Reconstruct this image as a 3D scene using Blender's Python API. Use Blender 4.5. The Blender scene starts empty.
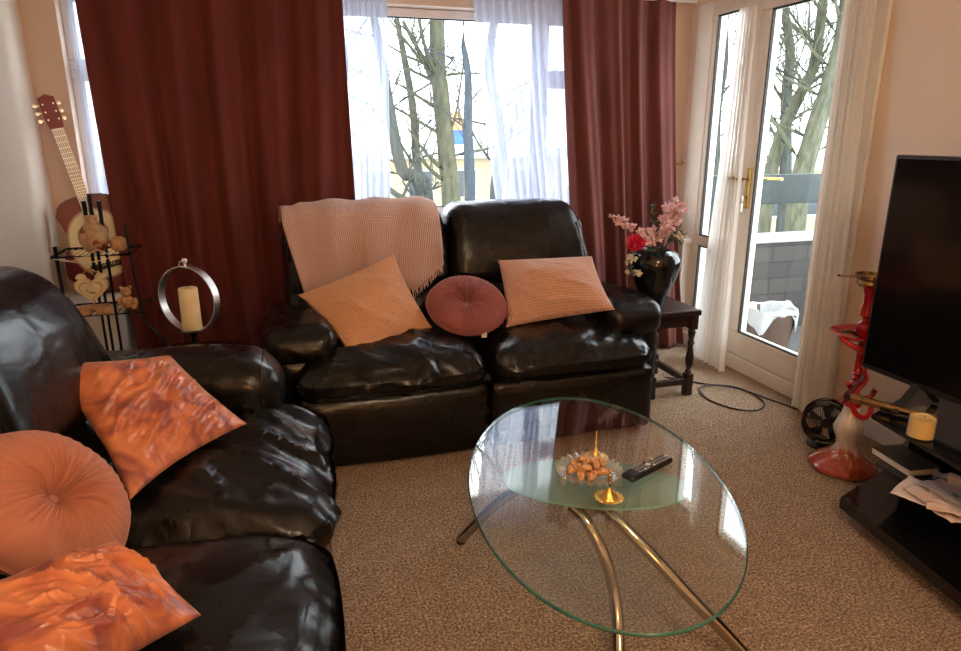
EXPO, SKY, LAMP, LAMP2 = 0.65, 5.0, 38, 30
import bpy, bmesh, math, random
from mathutils import Vector, Matrix, noise
from mathutils.bvhtree import BVHTree
V = Vector; PI = math.pi
sc = bpy.context.scene; COL = sc.collection
R = math.radians

# ------------------------------------------------------------------ materials
def new_mat(name):
    m = bpy.data.materials.new(name); m.use_nodes = True
    nt = m.node_tree; nt.nodes.clear()
    out = nt.nodes.new('ShaderNodeOutputMaterial')
    return m, nt, out
def coords(nt, scale=(1,1,1), rot=(0,0,0)):
    tc = nt.nodes.new('ShaderNodeTexCoord'); mp = nt.nodes.new('ShaderNodeMapping')
    mp.inputs['Scale'].default_value = scale; mp.inputs['Rotation'].default_value = rot
    nt.links.new(tc.outputs['Object'], mp.inputs['Vector']); return mp.outputs['Vector']
def noise_tex(nt, vec, scale, detail=3, rough=.5, dist=0):
    n = nt.nodes.new('ShaderNodeTexNoise'); n.inputs['Scale'].default_value = scale
    n.inputs['Detail'].default_value = detail; n.inputs['Roughness'].default_value = rough
    n.inputs['Distortion'].default_value = dist
    nt.links.new(vec, n.inputs['Vector']); return n.outputs['Fac']
def ramp(nt, fac, stops):
    r = nt.nodes.new('ShaderNodeValToRGB'); e = r.color_ramp.elements
    while len(e) > len(stops): e.remove(e[-1])
    while len(e) < len(stops): e.new(.5)
    for i, (p, c) in enumerate(stops):
        e[i].position = p; e[i].color = (*c, 1) if len(c) == 3 else c
    nt.links.new(fac, r.inputs['Fac']); return r.outputs['Color']
def bump(nt, h, strength=.3, dist=.01, normal=None):
    b = nt.nodes.new('ShaderNodeBump'); b.inputs['Strength'].default_value = strength
    b.inputs['Distance'].default_value = dist; nt.links.new(h, b.inputs['Height'])
    if normal: nt.links.new(normal, b.inputs['Normal'])
    return b.outputs['Normal']
def pbsdf(nt, color=(.5,.5,.5), rough=.5, metal=0, spec=.5, **kw):
    p = nt.nodes.new('ShaderNodeBsdfPrincipled')
    p.inputs['Base Color'].default_value = (*color, 1); p.inputs['Roughness'].default_value = rough
    p.inputs['Metallic'].default_value = metal; p.inputs['Specular IOR Level'].default_value = spec
    for k, v in kw.items(): p.inputs[k.replace('_', ' ')].default_value = v
    return p
def simple(name, color, rough=.5, metal=0, spec=.5, var=.12, nscale=12, bstr=0, bscale=60, **kw):
    """procedural material: base colour broken up by a soft noise"""
    m, nt, out = new_mat(name); p = pbsdf(nt, color, rough, metal, spec, **kw)
    vec = coords(nt)
    f = noise_tex(nt, vec, nscale, 3)
    lo = tuple(c*(1-var) for c in color); hi = tuple(min(1, c*(1+var)) for c in color)
    nt.links.new(ramp(nt, f, [(.3, lo), (.7, hi)]), p.inputs['Base Color'])
    if bstr:
        nt.links.new(bump(nt, noise_tex(nt, vec, bscale, 4), bstr, .004), p.inputs['Normal'])
    nt.links.new(p.outputs[0], out.inputs[0]); return m
def glass_thin(name, tint=(.93,.97,.95), ior=1.45, rough=0.0, refl=(1,1,1), frost=None):
    m, nt, out = new_mat(name)
    t = nt.nodes.new('ShaderNodeBsdfTransparent'); t.inputs[0].default_value = (*tint, 1)
    g = nt.nodes.new('ShaderNodeBsdfGlossy'); g.inputs['Roughness'].default_value = rough; g.inputs[0].default_value = (*refl, 1)
    # Schlick mirror strength, the same from either side of the pane
    geo = nt.nodes.new('ShaderNodeNewGeometry'); dt = nt.nodes.new('ShaderNodeVectorMath'); dt.operation = 'DOT_PRODUCT'
    nt.links.new(geo.outputs['Normal'], dt.inputs[0]); nt.links.new(geo.outputs['Incoming'], dt.inputs[1])
    def mth(op, a, b_=None):
        n = nt.nodes.new('ShaderNodeMath'); n.operation = op
        for i, q in enumerate((a, b_)):
            if q is None: continue
            if isinstance(q, (int, float)): n.inputs[i].default_value = q
            else: nt.links.new(q, n.inputs[i])
        return n.outputs[0]
    ab = mth('ABSOLUTE', dt.outputs['Value']); om = mth('SUBTRACT', 1.0, ab); pw = mth('POWER', om, 5.0)
    F0 = ((ior-1)/(ior+1))**2; fac = mth('ADD', mth('MULTIPLY', pw, 1-F0), F0)
    src = t.outputs[0]
    if frost:
        d = nt.nodes.new('ShaderNodeBsdfDiffuse'); d.inputs[0].default_value = (*frost[1], 1)
        mx = nt.nodes.new('ShaderNodeMixShader'); mx.inputs[0].default_value = frost[0]
        nt.links.new(src, mx.inputs[1]); nt.links.new(d.outputs[0], mx.inputs[2]); src = mx.outputs[0]
    # smudges on the glass, they only change how sharply it mirrors
    mx = nt.nodes.new('ShaderNodeMixShader'); nt.links.new(fac, mx.inputs[0])
    nt.links.new(src, mx.inputs[1]); nt.links.new(g.outputs[0], mx.inputs[2])
    nt.links.new(mx.outputs[0], out.inputs[0]); return m
def voile_mat(name, color, opacity=.5, dv=.08):
    m, nt, out = new_mat(name)
    t = nt.nodes.new('ShaderNodeBsdfTransparent')
    d = nt.nodes.new('ShaderNodeBsdfDiffuse'); d.inputs[0].default_value = (*color, 1)
    l = nt.nodes.new('ShaderNodeBsdfTranslucent'); l.inputs[0].default_value = (*color, 1)
    a = nt.nodes.new('ShaderNodeMixShader'); a.inputs[0].default_value = .5
    nt.links.new(d.outputs[0], a.inputs[1]); nt.links.new(l.outputs[0], a.inputs[2])
    f = noise_tex(nt, coords(nt, (60, 60, 3)), 4, 2)
    op = ramp(nt, f, [(.3, (opacity-dv,)*3), (.7, (opacity+dv,)*3)])
    mx = nt.nodes.new('ShaderNodeMixShader'); nt.links.new(op, mx.inputs[0])
    nt.links.new(t.outputs[0], mx.inputs[1]); nt.links.new(a.outputs[0], mx.inputs[2])
    nt.links.new(mx.outputs[0], out.inputs[0]); return m
def emit(name, color, s):
    m, nt, out = new_mat(name); e = nt.nodes.new('ShaderNodeEmission')
    e.inputs[0].default_value = (*color, 1); e.inputs[1].default_value = s
    nt.links.new(e.outputs[0], out.inputs[0]); return m

def leather_mat():
    m, nt, out = new_mat('black_leather'); p = pbsdf(nt, (.006,.005,.0045), .3, 0, .42)
    vec = coords(nt)
    f = noise_tex(nt, vec, 4, 3)
    nt.links.new(ramp(nt, f, [(.3, (.0038,.0032,.003)), (.7, (.0075,.0062,.0055))]), p.inputs['Base Color'])
    rr = ramp(nt, noise_tex(nt, vec, 5, 3, .6), [(.3, (.22,)*3), (.75, (.34,)*3)])
    nt.links.new(rr, p.inputs['Roughness'])
    v = nt.nodes.new('ShaderNodeTexVoronoi'); v.inputs['Scale'].default_value = 380; nt.links.new(vec, v.inputs['Vector'])
    n1 = bump(nt, v.outputs['Distance'], .05, .001)
    w = noise_tex(nt, coords(nt, (4, 11, 7), (.3,.2,.5)), 1.5, 2, .5, .6)
    n2 = bump(nt, w, .17, .03, n1)
    nt.links.new(n2, p.inputs['Normal']); nt.links.new(p.outputs[0], out.inputs[0]); return m
def carpet_mat():
    m, nt, out = new_mat('carpet'); p = pbsdf(nt, (.3,.2,.13), 1, 0, .05)
    p.inputs['Sheen Weight'].default_value = .15
    vec = coords(nt)
    a = noise_tex(nt, vec, 125, 5, .9)
    c1 = ramp(nt, a, [(.40, (.085,.045,.022)), (.5, (.37,.235,.140)), (.60, (.98,.76,.56))])
    b = noise_tex(nt, vec, 14, 5, .75)
    c2 = ramp(nt, b, [(.32, (.72,.70,.68)), (.68, (1.0,1.0,1.0))])
    mx = nt.nodes.new('ShaderNodeMixRGB'); mx.blend_type = 'MULTIPLY'; mx.inputs[0].default_value = 1
    nt.links.new(c1, mx.inputs[1]); nt.links.new(c2, mx.inputs[2])
    nt.links.new(mx.outputs[0], p.inputs['Base Color'])
    nt.links.new(bump(nt, a, .8, .008, bump(nt, noise_tex(nt, vec, 60, 3), .5, .01)), p.inputs['Normal'])
    nt.links.new(p.outputs[0], out.inputs[0]); return m
def ribbed_mat(name, c, scale=420, sheen=.2, bs=.8):
    """waffle/corduroy weave"""
    m, nt, out = new_mat(name); p = pbsdf(nt, c, .85, 0, .15); p.inputs['Sheen Weight'].default_value = sheen
    tc = nt.nodes.new('ShaderNodeTexCoord')
    w1 = nt.nodes.new('ShaderNodeTexWave'); w2 = nt.nodes.new('ShaderNodeTexWave')
    for w, d in ((w1, 'X'), (w2, 'Y')):
        w.bands_direction = d; w.inputs['Scale'].default_value = scale; w.inputs['Distortion'].default_value = .4
        nt.links.new(tc.outputs['UV'], w.inputs['Vector'])
    mul = nt.nodes.new('ShaderNodeMath'); mul.operation = 'MULTIPLY'
    nt.links.new(w1.outputs['Fac'], mul.inputs[0]); nt.links.new(w2.outputs['Fac'], mul.inputs[1])
    dk = tuple(x*.78 for x in c); nt.links.new(ramp(nt, mul.outputs[0], [(0, dk), (.6, c)]), p.inputs['Base Color'])
    nt.links.new(bump(nt, mul.outputs[0], bs, .005), p.inputs['Normal'])
    nt.links.new(p.outputs[0], out.inputs[0]); return m
def velvet_mat(name, c, sheen=.5, tint=(1,.6,.5), var=.2, scale=(3,3,.6)):
    m, nt, out = new_mat(name); p = pbsdf(nt, c, .75, 0, .2)
    p.inputs['Sheen Weight'].default_value = sheen; p.inputs['Sheen Roughness'].default_value = .4
    p.inputs['Sheen Tint'].default_value = (*tint, 1)
    f = noise_tex(nt, coords(nt, scale), 3, 4)
    nt.links.new(ramp(nt, f, [(.3, tuple(x*(1-var) for x in c)), (.7, tuple(x*(1+var) for x in c))]), p.inputs['Base Color'])
    nt.links.new(bump(nt, noise_tex(nt, coords(nt), 160, 3), .15, .002), p.inputs['Normal'])
    nt.links.new(p.outputs[0], out.inputs[0]); return m
def satin_mat():
    m, nt, out = new_mat('orange_satin'); p = pbsdf(nt, (.6,.2,.1), .30, 0, .6)
    p.inputs['Sheen Weight'].default_value = .2; p.inputs['Sheen Tint'].default_value = (1,.7,.55,1)
    f = noise_tex(nt, coords(nt, (3,8,5), (.4,.1,.8)), 2.2, 3, .5, .8)
    nt.links.new(ramp(nt, f, [(.36, (.30,.080,.070)), (.48, (.56,.17,.085)), (.64, (.72,.26,.11))]), p.inputs['Base Color'])
    w = noise_tex(nt, coords(nt, (5, 26, 12), (.2,.3,.7)), 1.6, 3, .5, .6)
    nt.links.new(bump(nt, w, .35, .012), p.inputs['Normal'])
    nt.links.new(p.outputs[0], out.inputs[0]); return m
def brick_mat():
    m, nt, out = new_mat('grey_brick'); p = pbsdf(nt, (.2,.2,.2), .9, 0, .2)
    tc = nt.nodes.new('ShaderNodeTexCoord'); mp = nt.nodes.new('ShaderNodeMapping')
    mp.inputs['Rotation'].default_value = (PI/2, 0, 0)
    nt.links.new(tc.outputs['Object'], mp.inputs['Vector'])
    b = nt.nodes.new('ShaderNodeTexBrick'); b.inputs['Scale'].default_value = 1
    b.inputs['Color1'].default_value = (.060,.058,.056,1); b.inputs['Color2'].default_value = (.085,.080,.076,1)
    b.inputs['Mortar'].default_value = (.045,.045,.045,1); b.inputs['Mortar Size'].default_value = .005
    b.inputs['Brick Width'].default_value = .30; b.inputs['Row Height'].default_value = .115
    nt.links.new(mp.outputs['Vector'], b.inputs['Vector'])
    nt.links.new(b.outputs['Color'], p.inputs['Base Color'])
    nt.links.new(bump(nt, noise_tex(nt, coords(nt), 40, 4), .3, .01), p.inputs['Normal'])
    nt.links.new(p.outputs[0], out.inputs[0]); return m
def facade_mat(name, c1, c2, win=(.02,.025,.03)):
    return simple(name, c1, .9, var=.25, nscale=.8)
def bark_mat(name, c1, c2):
    m, nt, out = new_mat(name); p = pbsdf(nt, c1, .95, 0, .1)
    f = noise_tex(nt, coords(nt, (6,6,1.5)), 3, 5, .65)
    nt.links.new(ramp(nt, f, [(.35, c1), (.65, c2)]), p.inputs['Base Color'])
    nt.links.new(bump(nt, f, .6, .03), p.inputs['Normal'])
    nt.links.new(p.outputs[0], out.inputs[0]); return m
def guitar_mat():
    m, nt, out = new_mat('red_burst_lacquer'); p = pbsdf(nt, (.8,.7,.4), .3, 0, .4)
    tc = nt.nodes.new('ShaderNodeTexCoord'); mp = nt.nodes.new('ShaderNodeMapping')
    mp.inputs['Scale'].default_value = (1/.19, 1/.24, 0)
    nt.links.new(tc.outputs['Object'], mp.inputs['Vector'])
    ln = nt.nodes.new('ShaderNodeVectorMath'); ln.operation = 'LENGTH'; nt.links.new(mp.outputs['Vector'], ln.inputs[0])
    nt.links.new(ramp(nt, ln.outputs['Value'], [(.0, (.86,.78,.45)), (.66, (.85,.74,.42)), (.74, (.20,.010,.022)), (1, (.12,.006,.014))]), p.inputs['Base Color'])
    nt.links.new(p.outputs[0], out.inputs[0]); return m
def vase_pattern_mat():
    m, nt, out = new_mat('painted_clay'); p = pbsdf(nt, (.5,.35,.2), .5)
    a = noise_tex(nt, coords(nt), 22, 2, .5)
    base = ramp(nt, noise_tex(nt, coords(nt), 40, 3), [(.3, (.33,.20,.10)), (.7, (.52,.36,.20))])
    red = ramp(nt, a, [(.60, (0,0,0)), (.63, (1,1,1))])
    dark = ramp(nt, noise_tex(nt, coords(nt, (1,1,.6), (1,2,0)), 19, 2, .5), [(.61, (0,0,0)), (.64, (1,1,1))])
    m1 = nt.nodes.new('ShaderNodeMixRGB'); nt.links.new(red, m1.inputs[0]); nt.links.new(base, m1.inputs[1]); m1.inputs[2].default_value = (.28,.03,.02,1)
    m2 = nt.nodes.new('ShaderNodeMixRGB'); nt.links.new(dark, m2.inputs[0]); nt.links.new(m1.outputs[0], m2.inputs[1]); m2.inputs[2].default_value = (.03,.03,.035,1)
    nt.links.new(m2.outputs[0], p.inputs['Base Color']); nt.links.new(p.outputs[0], out.inputs[0]); return m
def hookah_glass_mat():
    """white splashes running down a red glass"""
    m, nt, out = new_mat('red_and_white_glass'); p = pbsdf(nt, (.5,.1,.05), .08, 0, .6, Coat_Weight=.6)
    tc = nt.nodes.new('ShaderNodeTexCoord'); sx = nt.nodes.new('ShaderNodeSeparateXYZ')
    nt.links.new(tc.outputs['Object'], sx.inputs[0])
    n = noise_tex(nt, coords(nt, (30,30,3)), 2.2, 3)
    a = nt.nodes.new('ShaderNodeMath'); a.operation = 'MULTIPLY_ADD'; a.inputs[1].default_value = .16
    nt.links.new(n, a.inputs[0]); nt.links.new(sx.outputs['Z'], a.inputs[2])
    nt.links.new(ramp(nt, a.outputs[0], [(.10, (.33,.055,.028)), (.155, (.42,.09,.05)), (.19, (.62,.55,.53)), (.5, (.75,.72,.72))]), p.inputs['Base Color'])
    nt.links.new(p.outputs[0], out.inputs[0]); return m

M = dict(
 leather=leather_mat(), carpet=carpet_mat(), satin=satin_mat(), brick=brick_mat(), guitar=guitar_mat(),
 clay=vase_pattern_mat(), hglass=hookah_glass_mat(), gred=simple('wine_red_lacquer', (.22,.008,.026), .35, var=.1),
 wall=simple('peach_wall_paint', (.77,.62,.51), .85, var=.03, nscale=2, bstr=.05, bscale=200, spec=.2),
 wall_l=simple('cream_wall_paint', (.88,.79,.67), .8, var=.03, nscale=2, bstr=.05, bscale=200, spec=.2),
 ceil=simple('ceiling_paint', (.75,.70,.64), .9, var=.03),
 pvc=simple('white_window_frame', (.80,.78,.76), .35, var=.03),
 dooru=simple('cream_door_frame', (.84,.78,.70), .38, var=.03),
 gasket=simple('black_rubber_seal', (.015,.015,.015), .6),
 pane=glass_thin('window_pane', (.95,.97,.97), 1.30),
 curtain=velvet_mat('burgundy_curtain', (.135,.028,.022), .15, (1,.45,.38)),
 curtain_r=velvet_mat('dusty_burgundy_curtain', (.17,.055,.050), .25, (1,.6,.55)),
 voile=voile_mat('white_voile', (.66,.72,.90), .80),
 cream_voile=voile_mat('cream_voile', (.97,.94,.89), .86, .03),
 glass=glass_thin('clear_table_glass', (.955,.985,.972), 1.72),
 glass_edge=simple('green_glass_edge', (.022,.13,.115), .1, var=.2, spec=.8),
 frosted=glass_thin('frosted_glass', (.82,.93,.89), 1.5, .12, frost=(.50, (.42,.62,.57))),
 frost_edge=simple('pale_green_edge', (.25,.48,.40), .2),
 smoked=glass_thin('smoked_glass', (.42,.42,.42), 1.5),
 clear=glass_thin('clear_glass', (.94,.95,.95), 2.0, frost=(.10, (.85,.88,.90))),
 jar=glass_thin('jar_glass', (.94,.95,.95), 1.6),
 glow2=emit('warm_bulb_glow', (1,.50,.17), LAMP2),
 chrome=simple('brushed_chrome', (.46,.44,.38), .14, 1, var=.05),
 silver=simple('silver_metal', (.85,.83,.81), .36, 1, var=.05),
 brass=simple('brass', (.62,.42,.15), .25, 1, var=.15),
 gold=simple('gold', (.90,.56,.14), .3, 1, var=.25, nscale=90, bstr=.4, bscale=200),
 bronze=simple('bronze_metal', (.36,.24,.11), .24, 1, var=.2),
 black=simple('black_plastic', (.012,.012,.013), .35, var=.2),
 screen=simple('tv_screen', (.003,.003,.0035), .12, var=.1, spec=.5),
 bglass=simple('black_glass', (.006,.006,.007), .09, var=.1, spec=.6),
 blackm=simple('black_wire', (.012,.011,.010), .4, .6),
 cream_velvet=None,
 darkwood=simple('dark_stained_wood', (.022,.011,.008), .3, var=.4, nscale=25, bstr=.1),
 blackvase=simple('black_glaze', (.008,.009,.011), .09, var=.2, spec=.6),
 candle=simple('ivory_wax', (.88,.72,.42), .5, var=.05, Subsurface_Weight=.3),
 wax=simple('yellow_wax', (.90,.62,.25), .4, var=.06, Subsurface_Weight=.2),
 wick=simple('wick', (.05,.04,.03), .9),
 throw=ribbed_mat('peach_waffle_throw', (.94,.62,.53), 9, .3, 1.0),
 ribA=ribbed_mat('orange_ribbed_cloth', (.84,.44,.26), 9, .2, .8),
 ribC=ribbed_mat('peach_ribbed_cloth', (.84,.49,.37), 9, .2, .8),
 mauve=velvet_mat('dusty_rose_velvet', (.30,.10,.10), .5, (1,.7,.7)),
 coral=velvet_mat('coral_velvet', (.50,.195,.125), .35, (1,.75,.6), .1, (3,3,3)),
 redm=simple('red_lacquer_metal', (.42,.008,.014), .22, .15, var=.1, Coat_Weight=.5),
 redh=simple('red_hose', (.45,.012,.015), .4, var=.1),
 dredm=simple('dark_red_handle', (.14,.012,.014), .4),
 pinkp=simple('pink_petals', (.94,.60,.62), .7, var=.25, nscale=60),
 crim=simple('crimson_petals', (.72,.02,.10), .6, var=.3, nscale=60),
 whitep=simple('white_petals', (.75,.70,.55), .7, var=.15, nscale=60),
 leaf=simple('green_leaf', (.045,.075,.035), .6, var=.3, nscale=40),
 greyleaf=simple('grey_green_leaf', (.12,.15,.10), .7, var=.3, nscale=40),
 stem=simple('green_stem', (.06,.09,.03), .7),
 snack=simple('fried_snack', (.56,.30,.14), .55, var=.55, nscale=90, bstr=.5, bscale=120),
 white=simple('white_paint', (.80,.79,.77), .45, var=.04),
 paper=simple('letter_paper', (.74,.64,.60), .7, var=.1), paper2=simple('grey_envelope', (.36,.32,.36), .5, var=.15),
 paper3=simple('pink_letter_paper', (.70,.53,.46), .7, var=.1),
 bookc=simple('dark_book_cover', (.03,.03,.03), .35), pages=simple('book_pages', (.60,.58,.55), .8),
 fret=simple('grey_fretboard', (.30,.33,.34), .3, var=.15), cream=simple('cream_plaster', (.68,.55,.33), .6, var=.15, nscale=30, bstr=.3, bscale=60),
 tan=simple('tan_resin', (.46,.25,.11), .5, var=.3, nscale=50, bstr=.4, bscale=90), brown=simple('dark_brown', (.06,.03,.015), .6),
 button=simple('grey_buttons', (.30,.29,.28), .5), buttonw=simple('white_buttons', (.72,.70,.66), .5), green=simple('green_print', (.05,.16,.10), .6),
 bark=bark_mat('grey_bark', (.038,.043,.040), (.072,.078,.068)), mossy=bark_mat('mossy_bark', (.050,.054,.036), (.105,.105,.072)),
 darkbark=bark_mat('dark_bark', (.036,.045,.056), (.056,.066,.074)),
 ext_wall=simple('yellow_rendered_wall', (.36,.29,.18), .9, var=.15, nscale=.7), snow=simple('pale_flat_roof', (.50,.51,.53), .9, var=.1, nscale=.5),
 ext_win=simple('dark_building_window', (.03,.04,.05), .2), bluep=simple('blue_sheet', (.04,.12,.55), .6), orangep=simple('orange_roof', (.48,.22,.10), .8),
 ground=simple('frosty_ground', (.30,.31,.31), .95, var=.35, nscale=.4), railg=simple('green_metal_panel', (.008,.020,.019), .5, var=.25, nscale=20),
 coping=simple('white_coping', (.34,.35,.36), .7), conc=simple('balcony_concrete', (.07,.07,.07), .9, var=.2),
 bag=simple('white_plastic_bag', (.42,.45,.47), .4, var=.1), binc=simple('brown_bin', (.09,.055,.04), .7),
 shade=emit('lamp_globe_glow', (1,.75,.50), LAMP),
 tape=simple('cream_curtain_tape', (.62,.54,.46), .9, var=.1),
)

def crease(p, s, seed=0):
    """long sharp-topped folds: ridged noise over a warped domain"""
    q = V((p.x*s[0]+seed, p.y*s[1]-seed, p.z*s[2]+2*seed)); q += noise.noise_vector(q*.6)*.55
    a = (1-abs(noise.noise(q))*2.2); b_ = (1-abs(noise.noise(q*2.1+V((5,1,2))))*2.2)
    return max(0, a)**2+.4*max(0, b_)**2
# ------------------------------------------------------------------ mesh helpers
def tagp(o, label=None, cat=None, group=None, kind=None):
    if label: o['label'] = label
    if cat: o['category'] = cat
    if group: o['group'] = group
    if kind: o['kind'] = kind
    return o
def obj(name, bm, mats, parent=None, smooth=True, loc=None):
    me = bpy.data.meshes.new(name)
    bmesh.ops.recalc_face_normals(bm, faces=bm.faces[:]) if not bm.get('keep') else None
    bm.to_mesh(me); bm.free()
    if not isinstance(mats, (list, tuple)): mats = [mats]
    for m in mats: me.materials.append(m)
    if smooth:
        for p in me.polygons: p.use_smooth = True
    o = bpy.data.objects.new(name, me); COL.objects.link(o)
    if parent: o.parent = parent
    if loc is not None: o.location = loc
    return o
class BM:
    """thin wrapper so that obj() can take it"""
    pass
def nb(): return bmesh.new()
def obj(name, bm, mats, parent=None, smooth=True, loc=None, recalc=True, sharp=35):
    me = bpy.data.meshes.new(name)
    if recalc: bmesh.ops.recalc_face_normals(bm, faces=bm.faces[:])
    if smooth:
        a = R(sharp)
        for e in bm.edges:
            if len(e.link_faces) == 2 and e.calc_face_angle(0) > a: e.smooth = False
        for f in bm.faces: f.smooth = True
    bm.to_mesh(me); bm.free()
    if not isinstance(mats, (list, tuple)): mats = [mats]
    for m in mats: me.materials.append(m)
    o = bpy.data.objects.new(name, me); COL.objects.link(o)
    if parent: o.parent = parent
    if loc is not None: o.location = loc
    return o
def thing(name, label, cat, loc=(0,0,0), rotz=0, group=None, kind=None):
    o = bpy.data.objects.new(name, None); COL.objects.link(o); o.empty_display_size = .05
    o.location = loc; o.rotation_euler = (0, 0, rotz)
    return tagp(o, label, cat, group, kind)
def solidify(o, t, off=0):
    s = o.modifiers.new('Solidify', 'SOLIDIFY'); s.thickness = t; s.offset = off; return o
def bx(bm, c, s, bevel=0, rot=None, mi=0, seg=2):
    r = bmesh.ops.create_cube(bm, size=1); vs = r['verts']
    for v in vs: v.co = V((v.co.x*s[0], v.co.y*s[1], v.co.z*s[2]))
    fs = set(f for v in vs for f in v.link_faces)
    if bevel:
        es = set(e for v in vs for e in v.link_edges)
        rr = bmesh.ops.bevel(bm, geom=list(es), offset=bevel, segments=seg, affect='EDGES', profile=.5)
        vs = list(set(rr['verts']) | set(v for v in vs if v.is_valid)); fs = set(f for v in vs for f in v.link_faces)
    for v in vs:
        if rot: v.co = rot @ v.co
        v.co += V(c)
    for f in fs: f.material_index = mi
    return vs
def box(c0, c1, bevel=0, mi=0, bm=None):
    bm = bm or nb(); c = [(a+b)/2 for a, b in zip(c0, c1)]; s = [abs(b-a) for a, b in zip(c0, c1)]
    bx(bm, c, s, bevel, mi=mi); return bm
def frame_at(d):
    d = d.normalized(); up = V((0,0,1)) if abs(d.z) < .95 else V((1,0,0))
    x = d.cross(up).normalized(); return x, x.cross(d).normalized()
def tube(bm, pts, r, n=10, cap=True, mi=0, closed=False, flat=None):
    pts = [V(p) for p in pts]; N = len(pts)
    rs = r if isinstance(r, (list, tuple)) else [r]*N
    rings = []; px = None
    for i, p in enumerate(pts):
        if closed: d = pts[(i+1) % N]-pts[i-1]
        else: d = pts[min(i+1, N-1)]-pts[max(i-1, 0)]
        if d.length < 1e-9: d = V((0,0,1))
        d.normalize()
        if px is None: x, y = frame_at(d)
        else:
            x = px-d*px.dot(d)
            x = x.normalized() if x.length > 1e-6 else frame_at(d)[0]; y = d.cross(x)
        px = x
        fx, fy = flat or (1, 1)
        rings.append([bm.verts.new(p+(x*math.cos(a)*fx+y*math.sin(a)*fy)*rs[i]) for a in [2*PI*k/n for k in range(n)]])
    for i in range(N if closed else N-1):
        A, B = rings[i], rings[(i+1) % N]
        for k in range(n):
            f = bm.faces.new((A[k], A[(k+1) % n], B[(k+1) % n], B[k])); f.material_index = mi
    if cap and not closed:
        bm.faces.new(rings[0][::-1]).material_index = mi; bm.faces.new(rings[-1]).material_index = mi
    return bm
def spline(pts, n=8):
    """Catmull-Rom through the points"""
    P = [V(p) for p in pts]; out = []
    for i in range(len(P)-1):
        p0 = P[max(i-1, 0)]; p1 = P[i]; p2 = P[i+1]; p3 = P[min(i+2, len(P)-1)]
        for k in range(n):
            t = k/n
            out.append(.5*((2*p1)+(p2-p0)*t+(2*p0-5*p1+4*p2-p3)*t*t+(3*p1-p0-3*p2+p3)*t**3))
    out.append(P[-1]); return out
def lathe(bm, prof, n=24, c=(0,0,0), mi=0, fn=None):
    rings = []
    for (r, z) in prof:
        if r < 1e-5: rings.append([bm.verts.new(V(c)+V((0,0,z)))])
        else:
            ring = []
            for k in range(n):
                a = 2*PI*k/n; rr, zz = (fn(r, z, a) if fn else (r, z))
                ring.append(bm.verts.new(V(c)+V((rr*math.cos(a), rr*math.sin(a), zz))))
            rings.append(ring)
    for A, B in zip(rings, rings[1:]):
        for k in range(n):
            k2 = (k+1) % n
            if len(A) == 1 and len(B) == 1: continue
            vs = (A[0], B[k2], B[k]) if len(A) == 1 else ((A[k], A[k2], B[0]) if len(B) == 1 else (A[k], A[k2], B[k2], B[k]))
            bm.faces.new(vs).material_index = mi
    return bm
def grid(bm, nu, nv, fn, uv=None, mi=0):
    vs = [[bm.verts.new(fn(i/nu, j/nv)) for j in range(nv+1)] for i in range(nu+1)]
    ul = bm.loops.layers.uv.verify() if uv else None
    for i in range(nu):
        for j in range(nv):
            f = bm.faces.new((vs[i][j], vs[i+1][j], vs[i+1][j+1], vs[i][j+1])); f.material_index = mi
            if uv:
                for l, (a, b) in zip(f.loops, ((i,j),(i+1,j),(i+1,j+1),(i,j+1))): l[ul].uv = (a/nu*uv[0], b/nv*uv[1])
    return vs
def rid(p, s, seed=0, k=2):
    n = noise.noise(V((p.x*s[0]+seed, p.y*s[1]+seed*1.7, p.z*s[2]-seed)))
    return max(0, 1-abs(n)*2.6)**k
def nz(p, s, seed=0):
    return noise.noise(V((p.x*s+seed, p.y*s+seed*2.1, p.z*s-seed)))
def puff(bm, c, size, r, bulge=(0,0,0), seg=.03, warp=None, disp=None, mi=0):
    """a rounded, bulged, optionally wrinkled box: upholstery"""
    h = [s/2 for s in size]; n = [max(3, int(s/seg)) for s in size]
    cache = {}; made = []
    def vert(i, j, k):
        key = (i, j, k)
        if key in cache: return cache[key]
        u, v, w = 2*i/n[0]-1, 2*j/n[1]-1, 2*k/n[2]-1
        p = V((u*h[0], v*h[1], w*h[2])); rr = min(r, *h)
        q = V([max(-(h[a]-rr), min(h[a]-rr, p[a])) for a in range(3)])
        d = p-q
        if d.length > 1e-9: p = q+d.normalized()*rr
        p.x += bulge[0]*u*(1-v*v)*(1-w*w); p.y += bulge[1]*v*(1-u*u)*(1-w*w); p.z += bulge[2]*w*(1-u*u)*(1-v*v)
        if warp: p = warp(p)
        x = bm.verts.new(p+V(c)); cache[key] = x; made.append(x); return x
    fs = []
    for a, b, cc in ((0,1,2),(1,2,0),(2,0,1)):
        for side in (0, n[cc]):
            for i in range(n[a]):
                for j in range(n[b]):
                    q = []
                    for (ii, jj) in ((i,j),(i+1,j),(i+1,j+1),(i,j+1)):
                        key = [0,0,0]; key[a] = ii; key[b] = jj; key[cc] = side; q.append(vert(*key))
                    if side == 0: q.reverse()
                    f = bm.faces.new(q); f.material_index = mi; fs.append(f)
    if disp:
        bm.normal_update()
        mv = [(v, v.normal.copy(), disp(v.co-V(c), v.normal)) for v in made]
        for v, nn, d in mv: v.co += nn*d
    return made
def disc_poly(bm, pts, z0, z1, mi=0, mi_side=None):
    A = [bm.verts.new((x, y, z0)) for x, y in pts]; B = [bm.verts.new((x, y, z1)) for x, y in pts]
    bm.faces.new(A[::-1]).material_index = mi; bm.faces.new(B).material_index = mi
    for k in range(len(pts)):
        k2 = (k+1) % len(pts); f = bm.faces.new((A[k], A[k2], B[k2], B[k])); f.material_index = mi if mi_side is None else mi_side
    return bm
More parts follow.
